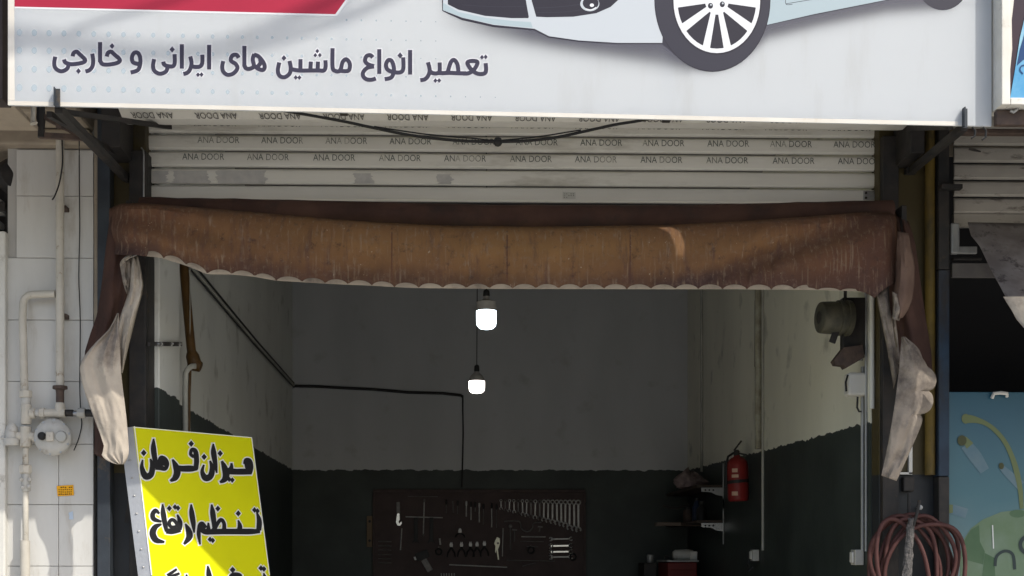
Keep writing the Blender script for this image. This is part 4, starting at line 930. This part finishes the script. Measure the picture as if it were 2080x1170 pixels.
# shelves on brackets
M_board = mat('dark chipboard', (.06, .045, .035), .7, c2=(.04, .03, .025), scale=9)
for zpx, lab, glint in ((990, 'upper dark shelf carrying a rag on the right wall', .0), (1062, 'lower dark shelf on bright brackets on the right wall', 1)):
    p = PX(1470, zpx, XR); t = thing('wall_shelf', lab, 'shelf', p)
    MB().box((XR-.20, p.y+.02, p.z+.0), (XR-.004, YB-.1, p.z+.02)).build('board', M_board, t)
    mb = MB(); b0 = Vector((XR-.168, p.y, p.z-.002)); b1 = Vector((XR-.004, p.y, p.z-.002))
    mb.slab([b0, b1, b1-Vector((0, 0, .062)), b1+Vector((-.05, 0, -.055)), b1+Vector((-.09, 0, -.034)), b0-Vector((0, 0, .03))], (0, .003, 0))
    mb.build('bracket', M_chrome if glint else M_galv, t, label='perforated bright metal bracket')
    for k in range(3): MB().lathe(b0+Vector((.03+.03*k, -.001, -.018)), (0, -1, 0), [(0, .007), (.001, .007)], 10).build('slot', M_black, t)
    MB().bar((XR-.004, p.y+.001, p.z+.18), (XR-.004, p.y+.001, p.z-.16), .006, .02).build('upright', M_galv, t)
# rag on the upper shelf
p = PX(1440, 990, XR-.1)
def rag(u, v):
    a = 2*math.pi*u; r = .115*math.sin(math.pi*min(v, .999)*.62+.25)*(1+.35*nz(math.cos(a)*1.5, math.sin(a)*1.5, v*2)+.2*nz(math.cos(a)*4, math.sin(a)*4, v*5))
    return Vector((1.79+r*math.cos(a)*1.1, 4.15+r*math.sin(a)*1.6, p.z+.022+.13*(1-v)*(1+.5*nz(math.cos(a)*2, math.sin(a)*2, 5))))
one(MB().grid(rag, 40, 14), 'rag', mat('dirty pinkish rag', (.22, .17, .16), .9, c2=(.13, .1, .1), scale=14), 'crumpled dirty rag heaped on the upper shelf', 'rag')
# clutter on the lower shelf and the red chest
for i, (xa, xb, ya, yb2, Yd, m, lab, nm) in enumerate([
    (1346, 1400, 1026, 1036, 4.55, M_dark, 'dark curved tool lying between the two shelves', 'pry_bar'),
    (1334, 1425, 1061, 1068, 4.35, mat('worn wood', (.13, .10, .08), .7), 'pale wooden plank lying across the shelf brackets', 'plank')]):
    a = P(xa, ya, Yd); b = P(xb, yb2, Yd)
    mb = MB()
    if nm == 'plank': mb.box(a, b+Vector((0, .12, 0)), .004)
    else: mb.tube([P(xa, ya+1, Yd), P(xa+12, ya+5, Yd), P(xa+30, yb2-4, Yd), P(xb, ya-2, Yd)], [.008, .012, .012, .008], 8)
    one(mb, nm, m, lab, 'plank' if nm == 'plank' else 'tool')
ch = thing('tool_chest', 'red metal tool chest in the back right corner', 'tool chest', (1.72, 4.3, 0))
a = P(1356, 1142, 4.2); b = P(1416, 1170, 4.2)
M_chest = mat('dull red paint', (.13, .016, .014), .5, c2=(.09, .014, .012), scale=6)
MB().box((a.x, 4.2, .006), (b.x, 4.7, a.z), .01).build('cabinet', M_chest, ch)
MB().box((a.x-.01, 4.18, a.z+.002), (b.x+.01, 4.72, a.z+.016), .004).build('top_tray', M_galv, ch)
for k in range(6): MB().box((a.x+.02, 4.185, a.z-.06-.2*k-.12), (b.x-.02, 4.198, a.z-.06-.2*k), .004).build('drawer', M_chest, ch)
mb = MB().lathe(P(1384, 1128, 4.35)+Vector((-.07, 0, 0)), (1, 0, 0), [(0, .03), (.02, .045), (.12, .05), (.16, .045), (.175, .02)], 14)
jm = thing('drill', 'grey power drill lying on the red tool chest', 'drill', (P(1384, 1138, 4.35).x, 4.35, a.z+.018))
mb.build('body', M_meter, jm)
MB().tube([P(1358, 1130, 4.35), P(1349, 1132, 4.35)], .012, 10).build('chuck', M_dark, jm)
MB().box(P(1402, 1120, 4.3), P(1413, 1138, 4.38), .006).build('battery', M_white, jm)
mb = MB().box(P(1314, 1128, 4.7), P(1328, 1140, 4.78), .004)
gz_ = thing('paint_can', 'small greyish tin standing beside the red tool chest', 'tin', P(1321, 1142, 4.7))
MB().lathe(P(1321, 1143, 4.72), (0, 0, 1), [(0, .028), (.003, .03), (.06, .03), (.063, .027), (.066, .027)], 16).build('body', M_galv, gz_)
MB().box(P(1308, 1143.5, 4.6), (P(1334, 1143.5, 4.6).x, 4.95, .006), .006).build('stand', M_dark, gz_)
one(MB().box(P(1505, 1124, 3.4), Vector((P(1509.5, 1124, 3.4).x, 3.44, .008))), 'steel_upright', M_galv, 'slim grey steel upright standing below the extinguisher', 'post')

# ------------------------------------------------------------------ tool board with its tools
YT = YB-.03; tb = thing('tool_board', 'dark pegboard hung with spanners and pliers on the back wall', 'tool board', P(973, 1200, YT))
a = P(759, 997, YT); b = P(1188, 1230, YT)
MB().box((a.x, YT, b.z), (b.x, YT+.025, a.z), .003).build('board', mat('sooty pegboard', (.052, .038, .036), .7, c2=(.07, .05, .048), scale=6), tb)
M_fr = mat('brown board frame', (.07, .05, .045), .6, c2=(.045, .03, .03), scale=12)
for p_, q_ in (((758, 994), (1189, 1000)), ((757, 1000.5), (761, 1228)), ((1186, 1000.5), (1190, 1228))):
    u = P(*p_, YT-.012); v = P(*q_, YT-.012); MB().box((u.x, YT-.014, v.z), (v.x, YT-.001, u.z), .002).build('frame_strip', M_fr, tb)
u = P(745, 1048, YT); v = P(756, 1111, YT); MB().box((u.x, YT+.0, v.z), (v.x, YT+.02, u.z), .002).build('hinge_plate', mat('tan wood', (.14, .10, .06), .6), tb)
for y in (1059, 1098): MB().lathe(P(751, y, YT-.001), (0, -1, 0), [(0, .012), (.004, .012), (.005, .004)], 12).build('hole', M_black, tb)
TC = lambda u, v: P(720+u/4.16, 960+v/4.16, YT-.012)
sT = S(YT)/4.16
M_tool = mat('spanner steel', (.48, .47, .45), .42, metal=.25, c2=(.34, .33, .32), scale=40)
M_toold = mat('oily tool steel', (.12, .115, .11), .45, metal=.3, c2=(.17, .16, .15), scale=30)
def arc(c, r, a0, a1, n=10): return [c+Vector((r*math.cos(R_(a0+(a1-a0)*k/n)), 0, r*math.sin(R_(a0+(a1-a0)*k/n)))) for k in range(n+1)]
def spanner(u0, v0, u1, v1, hw, ring, m, lab, grp=None):
    """combination or double-ended spanner from (u0,v0) to (u1,v1); the end at 1 has an open jaw"""
    A = TC(u0, v0); B = TC(u1, v1); d = (B-A).normalized(); t = thing('spanner', lab, 'spanner', B, grp)
    hr = hw*sT
    MB().bar(A, B-d*hr*.8, hr*.75, .004, (0, 1, 0)).build('shaft', m, t)
    ang = math.degrees(math.atan2(d.z, d.x))+12
    MB().tube(arc(B+d*hr*.1, hr*1.0, ang+42, ang+318, 9), hr*.36, 6).build('jaw', m, t)
    if ring: MB().tube(arc(A-d*hr*.6, hr*.85, 0, 360, 12), hr*.3, 6, False).build('ring', m, t)
    else: MB().tube(arc(A-d*hr*.1, hr*1.0, ang+180+42, ang+180+318, 9), hr*.36, 6).build('jaw', m, t)
    return t
for k in range(19):
    u = 1238+36.3*k; ln = 60+9.2*k + (k > 15)*12
    spanner(u, 243+k*1.2, u+random.uniform(-3, 3), 243+ln, 11+.55*k, True, M_tool if k not in (1, 4, 7, 9) else M_toold, 'combination spanner in the graded row along the top of the tool board', 'graded row of spanners')
for k, (v, bright) in enumerate(((562, 0), (620, 1), (670, 1), (714, 0))):
    spanner(1660, v, 1828, v-3, 17 if k else 14, False, M_chrome if bright else M_tool, ('thin-shafted', 'bright', 'short bright', 'lowest')[k]+' double-ended spanner hung sideways on the tool board')
for k, (u, v0, v1, br_) in enumerate([(775, 225, 345, 0), (872, 235, 350, 0), (945, 240, 372, 1), (985, 245, 400, 1), (1020, 250, 330, 0), (1055, 255, 420, 1), (1090, 262, 440, 0), (1160, 258, 462, 1), (1200, 268, 465, 0)]):
    t = thing('screwdriver', 'long-shafted screwdriver in the upright row on the tool board', 'screwdriver', TC(u, v1), 'upright row of screwdrivers')
    MB().tube([TC(u, v0+46), TC(u, v1)], .0042+.0015*br_, 8).build('blade', M_tool if br_ else M_toold, t)
    MB().lathe(TC(u, v0), (0, 0, -1), [(0, .004), (.004, .009), (30*sT, .010), (44*sT, .006)], 10).build('handle', M_black if k not in (2, 5) else M_tool, t)
def rod(u0, v0, u1, v1, r, m, nm, lab, cat, grp=None): return one(MB().tube([TC(u0, v0), TC((u0+u1)/2, (v0+v1)/2), TC(u1, v1)], r, 8), nm, m, lab, cat, grp)
t = thing('wheel_brace', 'upright steel T-bar crossing the short rail on the tool board', 'T-bar', TC(582, 535))
MB().tube([TC(590, 225), TC(586, 380), TC(582, 535)], [.006, .005, .006], 8).build('bar', M_tool, t)
MB().lathe(TC(590, 222), (0, 0, -1), [(0, .008), (.02, .010), (.03, .006)], 8).build('socket_end', M_toold, t); MB().lathe(TC(582, 515), (0, 0, -1), [(0, .006), (.01, .011), (.02, .006)], 8).build('socket_end', M_toold, t)
rod(432, 373, 745, 381, .005, M_tool, 'hanging_rail', 'short horizontal rail behind the T-bar on the tool board', 'rail')
rod(450, 200, 705, 203, .003, M_toold, 'thin_rod', 'thin rod lying along the top of the tool board', 'rod')
rod(400, 470, 388, 655, .006, M_tool, 'pry_rod', 'pale rod hanging beside the adjustable wrench', 'rod')
rod(1256, 470, 1250, 708, .0045, M_tool, 'long_rod', 'long thin rod hanging beside the locking pliers', 'rod')
rod(800, 778, 1290, 800, .0055, M_tool, 'tyre_lever', 'long grey lever laid along the foot of the tool board', 'lever')
rod(1285, 740, 1690, 748, .0045, M_toold, 'socket_bar', 'dark sliding bar with a short crosspiece on the tool board', 'bar')
rod(1410, 541, 1615, 543, .005, M_tool, 'flat_bar', 'upper of the two short level bars beside the row of spanners', 'bar'); rod(1455, 624, 1550, 626, .004, M_toold, 'flat_bar', 'shorter lower level bar beside the double-ended spanners', 'bar')
one(MB().tube([TC(*p_) for p_ in cr([(1265, 413), (1390, 413), (1410, 470), (1440, 494), (1480, 494), (1505, 465), (1515, 425), (1580, 420)], 4)], .006, 8), 'bent_bar', M_toold, 'hook-shaped bent bar under the row of spanners', 'bar')
t = thing('adjustable_wrench', 'bright adjustable wrench with open jaw on the tool board', 'wrench', TC(372, 450))
MB().bar(TC(368, 250), TC(372, 400), .03, .006, (0, 1, 0)).build('handle', M_toold, t)
MB().slab([TC(362, 345), TC(380, 345), TC(382, 400), TC(372, 415), TC(378, 430), TC(398, 412), TC(400, 432), TC(384, 450), TC(364, 446), TC(352, 420), TC(356, 380)], (0, -.008, 0)).build('head', M_chrome, t)
def pliers(u, v, h, sp_, m, lab, bright=False, grp='pliers hung in a row'):
    t = thing('pliers', lab, 'pliers', TC(u, v+h), grp if not bright else None)
    for s in (-1, 1):
        MB().tube([TC(u-s*6, v), TC(u+s*4, v+h*.3), TC(u+s*sp_*.8, v+h*.62), TC(u+s*sp_, v+h)], [.006, .009, .008, .006], 6).build('handle', m, t)
    MB().slab([TC(u-12, v+18), TC(u-14, v), TC(u-6, v-26), TC(u, v-12), TC(u+6, v-26), TC(u+14, v), TC(u+12, v+18)], (0, -.008, 0)).build('jaw', M_chrome if bright else M_tool, t)
for u, v in ((818, 610), (905, 608), (980, 606), (1036, 606), (1098, 600), (892, 492)): pliers(u, v, 105 if v > 520 else 55, 40 if v < 520 else 34, M_black, 'black-handled pliers hung with open legs on the tool board')
t = thing('locking_pliers', 'pale locking pliers hung at the middle of the tool board', 'pliers', TC(1210, 735))
MB().slab([TC(1205, 545), TC(1226, 555), TC(1230, 590), TC(1222, 625), TC(1212, 650), TC(1222, 735), TC(1212, 735), TC(1200, 650), TC(1194, 680), TC(1188, 670), TC(1192, 620), TC(1180, 600), TC(1190, 575)], (0, -.01, 0)).build('body', mat('pale nickel', (.55, .53, .42), .4, metal=.5), t)
MB().lathe(TC(1212, 597)+Vector((0, -.011, 0)), (0, -1, 0), [(0, .010), (.002, .010)], 10).build('pivot', M_toold, t)
for k, u in enumerate((518, 650)):
    t = thing('ball_joint_puller', ('heavy black puller hanging left of the T-bar', 'heavy black puller hanging right of the T-bar')[k], 'puller', TC(u, 610))
    MB().bar(TC(u, 380), TC(u, 570), .034, .02, (0, 1, 0)).build('shaft', M_black, t)
    MB().slab([TC(u-36, 600), TC(u-14, 560), TC(u+14, 560), TC(u+36, 600), TC(u+10, 585), TC(u-10, 585)], (0, -.02, 0)).build('claw', M_black, t)
t = thing('heat_gun', 'black power tool hung aslant low on the tool board', 'power tool', TC(600, 830))
MB().bar(TC(520, 720), TC(625, 680), .07, .05, (0, 1, 0)).build('body', M_black, t); MB().bar(TC(585, 735), TC(640, 830), .05, .04, (0, 1, 0)).build('grip', M_toold, t); MB().bar(TC(505, 728), TC(540, 715), .03, .03, (0, 1, 0)).build('nozzle', M_tool, t)
for k in range(6): rod(200, 582+36*k, 312, 584+36*k, .005, M_toold, 'allen_key', 'dark bar in the ladder of bars at the board edge', 'tool', 'stacked dark bars')
for k in range(6): rod(733+22*k, 850, 735+22*k, 905, .005, M_tool, 'chisel', 'upright steel punch in the low rack of the tool board', 'punch', 'rack of punches')
for k, (u, v0, v1) in enumerate(((1318, 445, 655), (1352, 475, 585), (1568, 450, 500))):
    t = thing('ratchet', ('dark ratchet with a round head on the tool board', 'small dark hammer beside the ratchet', 'short dark key under the row of spanners')[k], ('ratchet', 'hammer', 'key')[k], TC(u, v1))
    MB().tube([TC(u, v0+20), TC(u-3*k, v1)], .006, 8).build('handle', M_toold, t)
    if k == 0: MB().lathe(TC(u, v0+8)+Vector((0, .006, 0)), (0, -1, 0), [(0, .017), (.014, .017), (.018, .01)], 14).build('head', M_toold, t)
    else: MB().bar(TC(u-18, v0+6), TC(u+22, v0+10), .012, .012).build('head', M_toold, t)

# ------------------------------------------------------------------ hose on the right pier
M_hose = mat('dusty red rubber hose', (.055, .022, .020), .6, c2=(.08, .034, .03), scale=14)
hs = thing('air_hose', 'coiled dull red air hose hanging on the right doorway pier', 'hose', P(1862, 1330, -.1))
loops = [(1851, 1142, 84, 92, 4), (1846, 1150, 76, 104, -9), (1862, 1158, 88, 110, 14), (1838, 1146, 64, 96, -14), (1866, 1150, 70, 98, 10), (1850, 1160, 58, 108, 3), (1878, 1166, 74, 112, 22), (1834, 1160, 52, 104, -18)]
for i, (cx_, cy_, rx, ry, tl) in enumerate(loops):
    pts = []
    for k in range(49):
        a = 2*math.pi*k/48; x = rx*math.cos(a); y = ry*math.sin(a)*(1+.06*math.sin(a*3+i*1.7)); x *= 1+.10*math.sin(a*2+i*2.3); c_, s_2 = math.cos(R_(tl)), math.sin(R_(tl))
        pts.append(P(cx_+x*c_-y*s_2, cy_+x*s_2+y*c_, -.065-.011*i-.006*math.sin(a*2+i)))
    MB().tube(pts, .0098, 10, False).build('loop', M_hose, hs)
hk = thing('hose_hook', 'black hook and frayed rope tie holding the hose', 'hook', P(1852, 1060, -.05))
MB().tube([P(1846, 1002, -.038), P(1846, 1040, -.05), P(1850, 1062, -.10), P(1856, 1066, -.17), P(1862, 1045, -.18), P(1868, 1016, -.175)], .0075, 8).build('hook', M_dark, hk)
def rope(u, v):
    x = 1851-10*v+ (13+8*v)*(u-.5) + 2.5*nz(v*9, u*6); y = 1052+126*v
    return P(x, y, -.165-.012*math.sin(u*math.pi)-.006*nz(u*7, v*14))
solid(MB().grid(rope, 12, 30).build('rag_tie', mat('frayed grey rag', (.13, .12, .115), .95, c2=(.05, .05, .05), scale=90, bump=.5, bscale=150), hk), .004)
one(MB().lathe(P(1868, 1031, -.0), (0, -1, 0), [(-.03, .006), (.006, .006), (.008, .012), (.012, .011), (.014, .002)], 12), 'wall_bolt', M_galv, 'single pale bolt in the black pier above the hose', 'bolt')

# ------------------------------------------------------------------ right-hand neighbour
ns = thing('neighbour_shutter', 'sooty half-open roller shutter of the shop beside the yellow pipe', 'shutter', (2.9, .1, 2.9))
YN = .1; x0 = P(1937, 400, YN).x
for i in range(8):
    zt = P(1950, 262-34.6*3+34.6*i, YN).z; zb = P(1950, 262-34.6*3+34.6*(i+1), YN).z
    slat_mesh(x0, 8, zb+.003, zt-.002, YN).build('slat', M_slatn, ns)
zt = P(1950, 434, YN).z
MB().box((x0, YN-.005, P(0, 450, YN).z), (8, YN+.02, zt-.002)).build('bottom_bar', M_slatn, ns)
MB().box((P(1908, 366, -.06).x, -.09, P(0, 374, -.06).z), (P(1951, 366, -.06).x, -.05, P(0, 364, -.06).z), .003).build('latch_bar', M_dark, ns)
one(MB().tube([P(1968, 303, .06), P(1980, 305, .06), P(1992, 308, .06)], [.004, .006, .003], 6), 'shutter_scrap', M_dark, 'dark scrap stuck on the sooty shutter', 'scrap')
no = thing('neighbour_opening', 'dark upper opening of the neighbouring shop above the blue poster', 'opening', (3, .6, 1.2))
MB().box((xr1+.003, .9, .006), (9, 1.0, 4.6)).build('back_panel', mat('dark interior', (.03, .03, .032), .9), no)
MB().box((xr1+.003, .3, 3.62), (9, .5, 9)).build('upper_wall', M_plaster, no)
# its side panel strip pieces seen under the slats
mp_ = thing('shutter_bracket', 'pale metal bracket and bars under the sooty shutter', 'bracket', P(1945, 520, .0))
MB().box(P(1932, 452, .0), P(1945, 518, .03), .008).build('upright', M_galv, mp_)
MB().box(P(1945, 500, .04), P(1982, 517, .06), .004).build('bar', M_galv, mp_)
MB().box(P(1936, 522, .07), P(1992, 530, .09), .003).build('bar', M_dark, mp_)
MB().box(P(1934, 534, .08), P(2150, 566, .10), .003).build('board', mat('grey sill board', (.16, .15, .14), .7, c2=(.11, .1, .1), scale=8), mp_)
# its folded awning, sloping forward, the end catching the sun
na = thing('neighbour_awning', 'mottled grey canvas awning sloping out over the blue poster', 'awning', P(2100, 660, -.6))
M_nawn = mat('mottled grey canvas', (.24, .215, .20), .85, c2=(.16, .135, .125), scale=9, dirt=(.045, .035, .033), dscale=12, dlo=.54, dhi=.66, bump=.2)
def nawn(u, v):
    # slopes outward from the wall; left edge runs (1968,452) -> (2046,604) -> (2100,680)
    a = lerp_line([(1966, 452), (1972, 478), (1990, 500), (2040, 598), (2052, 616), (2110, 690)], v)
    Y = -.05-.62*v+.012*nz(u*6, v*5, 2)
    pl_ = P(a[0], a[1], Y)
    return pl_+Vector((6*u, 0, .01*nz(u*5, v*4, 7)))
solid(MB().grid(nawn, 40, 30).build('canopy', M_nawn, na), .003)
a = P(2046, 605, -.55); 
def nlip(u, v):
    b0 = lerp_line([(2038, 603), (2050, 622), (2066, 650), (2090, 676)], v); b1 = lerp_line([(2052, 602), (2120, 612)], min(1, v*1.0))
    p = P(b0[0], b0[1], -.60-.12*v); return p+Vector((5.8*u, -.03*math.sin(3*u), .004*nz(u*9, v*4)))
solid(MB().grid(nlip, 24, 12).build('front_flap', M_lining, na), .003)
# the blue poster with a green flask picture
po = thing('shop_poster', 'blue printed poster panel with a green flask beside the doorway', 'poster', (2.9, .02, .3))
pg = bpy.data.materials.new('blue poster print'); pg.use_nodes = True
N = pg.node_tree.nodes; L = pg.node_tree.links; b = N['Principled BSDF']; b.inputs['Roughness'].default_value = .4
g = N.new('ShaderNodeNewGeometry'); spx = N.new('ShaderNodeSeparateXYZ'); L.new(g.outputs['Position'], spx.inputs[0])
nzt = N.new('ShaderNodeTexNoise'); nzt.inputs['Scale'].default_value = 2.2; nzt.inputs['Detail'].default_value = 2; L.new(g.outputs['Position'], nzt.inputs[0])
ad = N.new('ShaderNodeMath'); ad.operation = 'MULTIPLY_ADD'; ad.inputs[1].default_value = .45; L.new(nzt.outputs[0], ad.inputs[0]); L.new(spx.outputs['Z'], ad.inputs[2])
cr_ = N.new('ShaderNodeValToRGB'); mr = N.new('ShaderNodeMapRange'); mr.inputs[1].default_value = 1.75; mr.inputs[2].default_value = 2.55
L.new(ad.outputs[0], mr.inputs[0]); L.new(mr.outputs[0], cr_.inputs[0]); L.new(cr_.outputs[0], b.inputs['Base Color'])
e = cr_.color_ramp.elements; e[0].color = (.155, .225, .225, 1); e[1].color = (.010, .075, .122, 1); k = e.new(.45); k.color = (.040, .125, .155, 1)
yP = .0
a = P(1921, 796, yP)
MB().box((xr1+.004 if False else P(1926, 796, yP).x+.0, yP, .25), (8, yP+.02, a.z), .002).build('panel', pg, po)
pan = [o for o in COL.objects if o.name.startswith('panel')][-1]
CP = lambda u, v: (1900+u/3.0, 780+v/3.0)
def PP(l): return Print(P(2000, 1000, yP), (0, -1, 0), l, CP)
M_green = mat('pale green print', (.115, .175, .10), .45, c2=(.15, .21, .15), scale=5); M_green2 = mat('deep green print', (.06, .115, .06), .45, c2=(.09, .15, .085), scale=4)
M_olive = mat('olive print', (.13, .16, .075), .45); M_tube = mat('pale tube print', (.13, .19, .215), .45, c2=(.085, .155, .2), scale=8); M_oldk = mat('dark olive print', (.06, .065, .03), .45)
q = PP(.001); q.poly([(150, 1400), (150, 1060), (165, 960), (215, 880), (290, 825), (400, 780), (520, 765), (640, 780), (760, 840), (840, 960), (860, 1400)]); q.build('flask_print', M_green, pan)
q = PP(.002); q.poly([(160, 1050), (170, 965), (215, 890), (265, 860), (270, 960), (300, 1020), (290, 1100), (200, 1075)]); q.build('flask_shade_print', M_green2, pan); q = PP(.002); q.poly([(300, 1030), (360, 1060), (370, 1400), (260, 1400)]); q.build('flask_shade_print', M_green2, pan); q = PP(.002); q.disc(500, 790, 50, 24, 20); q.build('flask_shade_print', M_green2, pan)
q = PP(.003); q.stroke([(200, 213, 52), (240, 218, 40), (300, 238, 28), (360, 280, 28), (420, 350, 28), (460, 430, 30), (490, 520, 34), (515, 640, 30), (525, 760, 24)]); q.disc(184, 212, 26, 30, 18); q.build('stem_print', M_olive, pan)
q = PP(.0024); q.stroke([(185, 370, 70), (240, 440, 80), (300, 530, 60)]); q.build('tube_print', M_tube, pan); q = PP(.0024); q.stroke([(400, 505, 34), (440, 545, 46), (520, 620, 60)]); q.build('tube_print', M_tube, pan); q = PP(.0024); q.stroke([(100, 762, 58), (190, 790, 62)]); q.build('tube_print', M_tube, pan)
q = PP(.0044); q.disc(160, 345, 28, 32, 16); q.disc(400, 500, 16, 20, 14); q.build('tube_mouth_print', M_oldk, pan)
q = PP(.0034); q.poly([(62, 735), (105, 735), (105, 785), (62, 790)]); q.build('tube_tip_print', M_olive, pan); q = PP(.0034); q.poly([(150, 330), (185, 320), (230, 360), (190, 395)]); q.build('tube_tip_print', M_olive, pan)
q = PP(.004); q.stroke([(362, 1110), (372, 1050), (420, 1018), (470, 1040), (482, 1130)], 18); q.ring(560, 980, 55, 60, .6, 1); q.build('loop_print', mat('navy print', (.03, .045, .045), .45), pan)
q = PP(.0046); q.stroke([(346, 860), (352, 1003)], 7); q.build('glint_print', mat('white poster print', (.6, .62, .6), .4), pan)
hc = P(2030, 800, yP-.01)
MB().tube([hc+Vector((-.035, 0, -.02)), hc+Vector((-.03, -.012, 0)), hc+Vector((0, -.014, .003)), hc+Vector((.03, -.012, 0)), hc+Vector((.035, 0, -.012))], .0085, 8).build('handle', M_white, po)
# neighbour's sign
n0 = P(2035, 212, -1.0)
nsn = thing('neighbour_sign', 'white framed sign with a blue picture next to the big banner', 'sign', n0)
M_nfr = mat('white sign frame', (.68, .67, .62), .45, c2=(.6, .58, .52), scale=6, dirt=(.3, .26, .2), dscale=8, dlo=.6, dhi=.75)
x1 = n0.x+6; z0_ = n0.z; f_ = .034
MB().box((n0.x, -1.0, z0_), (n0.x+f_, -.86, ZTOP), .003).build('frame_side', M_nfr, nsn)
MB().box((n0.x+f_+.001, -1.0, z0_), (x1, -.86, z0_+f_*.8), .003).build('frame_bottom', M_nfr, nsn)
MB().box((n0.x+f_+.001, -.98, z0_+f_*.8+.001), (x1, -.88, ZTOP)).build('panel', mat('dark sign picture', (.04, .022, .03), .4, c2=(.025, .02, .035), scale=3), nsn)
q = Print((n0.x, -.982, 0), (0, -1, 0), 0); q.poly([(2046, -20), (2062, -20), (2055, 40), (2056, 100), (2051, 150), (2050, 204), (2045, 204)]); q.build('torn_paper', M_margin, nsn)
q = Print((n0.x, -.983, 0), (0, -1, 0), 0); q.poly([(2051, 204), (2062, 140), (2072, 75), (2090, 0), (2200, -20), (2200, 206)]); q.build('blue_picture', mat('bright blue print', (.06, .27, .50), .4, c2=(.26, .48, .60), scale=3.5), nsn)
q = Print((n0.x, -.985, 0), (0, -1, 0), 0); q.poly([(2066, 133), (2072, 100), (2084, 60), (2100, 60), (2100, 128), (2080, 120)]); q.stroke([(2078, 150), (2072, 142), (2075, 134), (2084, 132)], 2.5); q.build('dark_blue_picture', mat('deep blue print', (.012, .05, .15), .4), nsn)
hk2 = P(2058, 224, -.95)
one(MB().tube([hk2+Vector((.015, 0, .02)), hk2+Vector((.012, -.01, .0)), hk2+Vector((-.004, -.012, -.012)), hk2+Vector((-.016, -.01, -.006))], .006, 8), 'sign_hook', M_galv, 'small pale hook under the framed sign', 'hook')
cbd = thing('canopy_board', 'dark dusty canopy boards under and behind the framed sign', 'canopy', P(2100, 250, -.9))
MB().box((n0.x+.0, -.95, P(0, 238, -.95).z), (8, -.92, z0_-.004), .004).build('fascia_board', M_rust, cbd)
MB().box((n0.x-.01, -.6, P(0, 256, -.6).z), (8, -.56, P(0, 246, -.6).z), .004).build('rail', M_rust, cbd)
MB().box((n0.x-.01, -.85, z0_+.72), (8, .28, z0_+.76), .004).build('soffit', M_rust, cbd)
# left neighbour's sign edge
ls = thing('left_sign', 'dark edge of the next sign beside the white banner', 'sign', P(-60, 215, -1.0))
MB().box((-4.2, -1.02, P(0, 205, -1.0).z), (P(9, 200, -1.0).x, -.92, ZTOP), .004).build('side_panel', mat('dark brown sign back', (.05, .038, .036), .6, c2=(.03, .025, .025), scale=6), ls)
MB().box((-4.2, -.90, P(0, 218, -.9).z), (P(12, 200, -1.0).x, -.62, P(0, 208, -.9).z), .004).build('bottom_board', M_plaster, ls)

hb_ = thing('sun_block_banner', 'added unseen narrow banner that keeps the sun off the right doorway pier', 'banner', (2.46, -.95, 2.5))  # unseen banner, added only to shade the right pier and its curtain
MB().box((2.36, -.955, 2.5), (2.57, -.945, 3.27), .002).build('cloth', M_banner, hb_)
MB().tube([(2.35, -.95, 3.285), (2.58, -.95, 3.285)], .01, 8).build('rod', M_dark, hb_)
# more of the clutter on the tool board and shelves
for k, (u, v, w2, h2, lab, nm, cat) in enumerate([(712, 668, 60, 60, 'round black tape reel hung low on the tool board', 'tape_reel', 'reel'), (1490, 655, 60, 26, 'small dark clamp under the short level bar', 'clamp', 'clamp'), (1845, 712, 60, 60, 'black round tape reel by the lowest spanner', 'tape_reel', 'reel')]):
    c = TC(u, v); t = thing(nm, lab, cat, c-Vector((0, 0, h2*sT/2)))
    MB().tube(arc(c, w2*sT*.42, 0, 360, 18), w2*sT*.14, 8, False).build('ring', M_black, t)
    MB().bar(c+Vector((0, 0, w2*sT*.4)), c+Vector((0, 0, w2*sT*.75)), .006, .006).build('hook', M_toold, t)
rod(830, 240, 836, 340, .005, M_toold, 'file', 'slim dark file hanging between two screwdrivers', 'file')
rod(720, 555, 726, 610, .008, M_tool, 'short_chisel', 'short pale chisel hanging right of the pullers', 'chisel')
rod(1420, 790, 1530, 762, .004, M_toold, 'loose_rod', 'thin dark rod tilted at the foot of the board', 'rod')
rod(1400, 580, 1600, 583, .004, M_toold, 'dark_bar', 'dark level bar just above the shortest bar', 'bar')
for k, (y_, x_, hh, m, lab) in enumerate([(3.95, 1.84, .13, M_black, 'squat black oil bottle on the lower shelf'), (4.25, 1.86, .17, mat('dark blue bottle', (.02, .03, .06), .4), 'taller dark blue bottle on the lower shelf'), (4.6, 1.85, .11, M_rust, 'rusty tin on the lower shelf')]):
    z_ = PX(1470, 1062, XR).z+.022; t = thing('shelf_bottle', lab, 'bottle' if k < 2 else 'tin', (x_, y_, z_))
    MB().lathe((x_, y_, z_), (0, 0, 1), [(0, .036), (.004, .04), (hh*.7, .04), (hh*.85, .022 if k < 2 else .04), (hh, .018 if k < 2 else .038)], 14).build('body', m, t)
    MB().lathe((x_, y_, z_+hh+.001), (0, 0, 1), [(0, .019 if k < 2 else .03), (.02, .018 if k < 2 else .029)], 12).build('cap', M_dark, t)
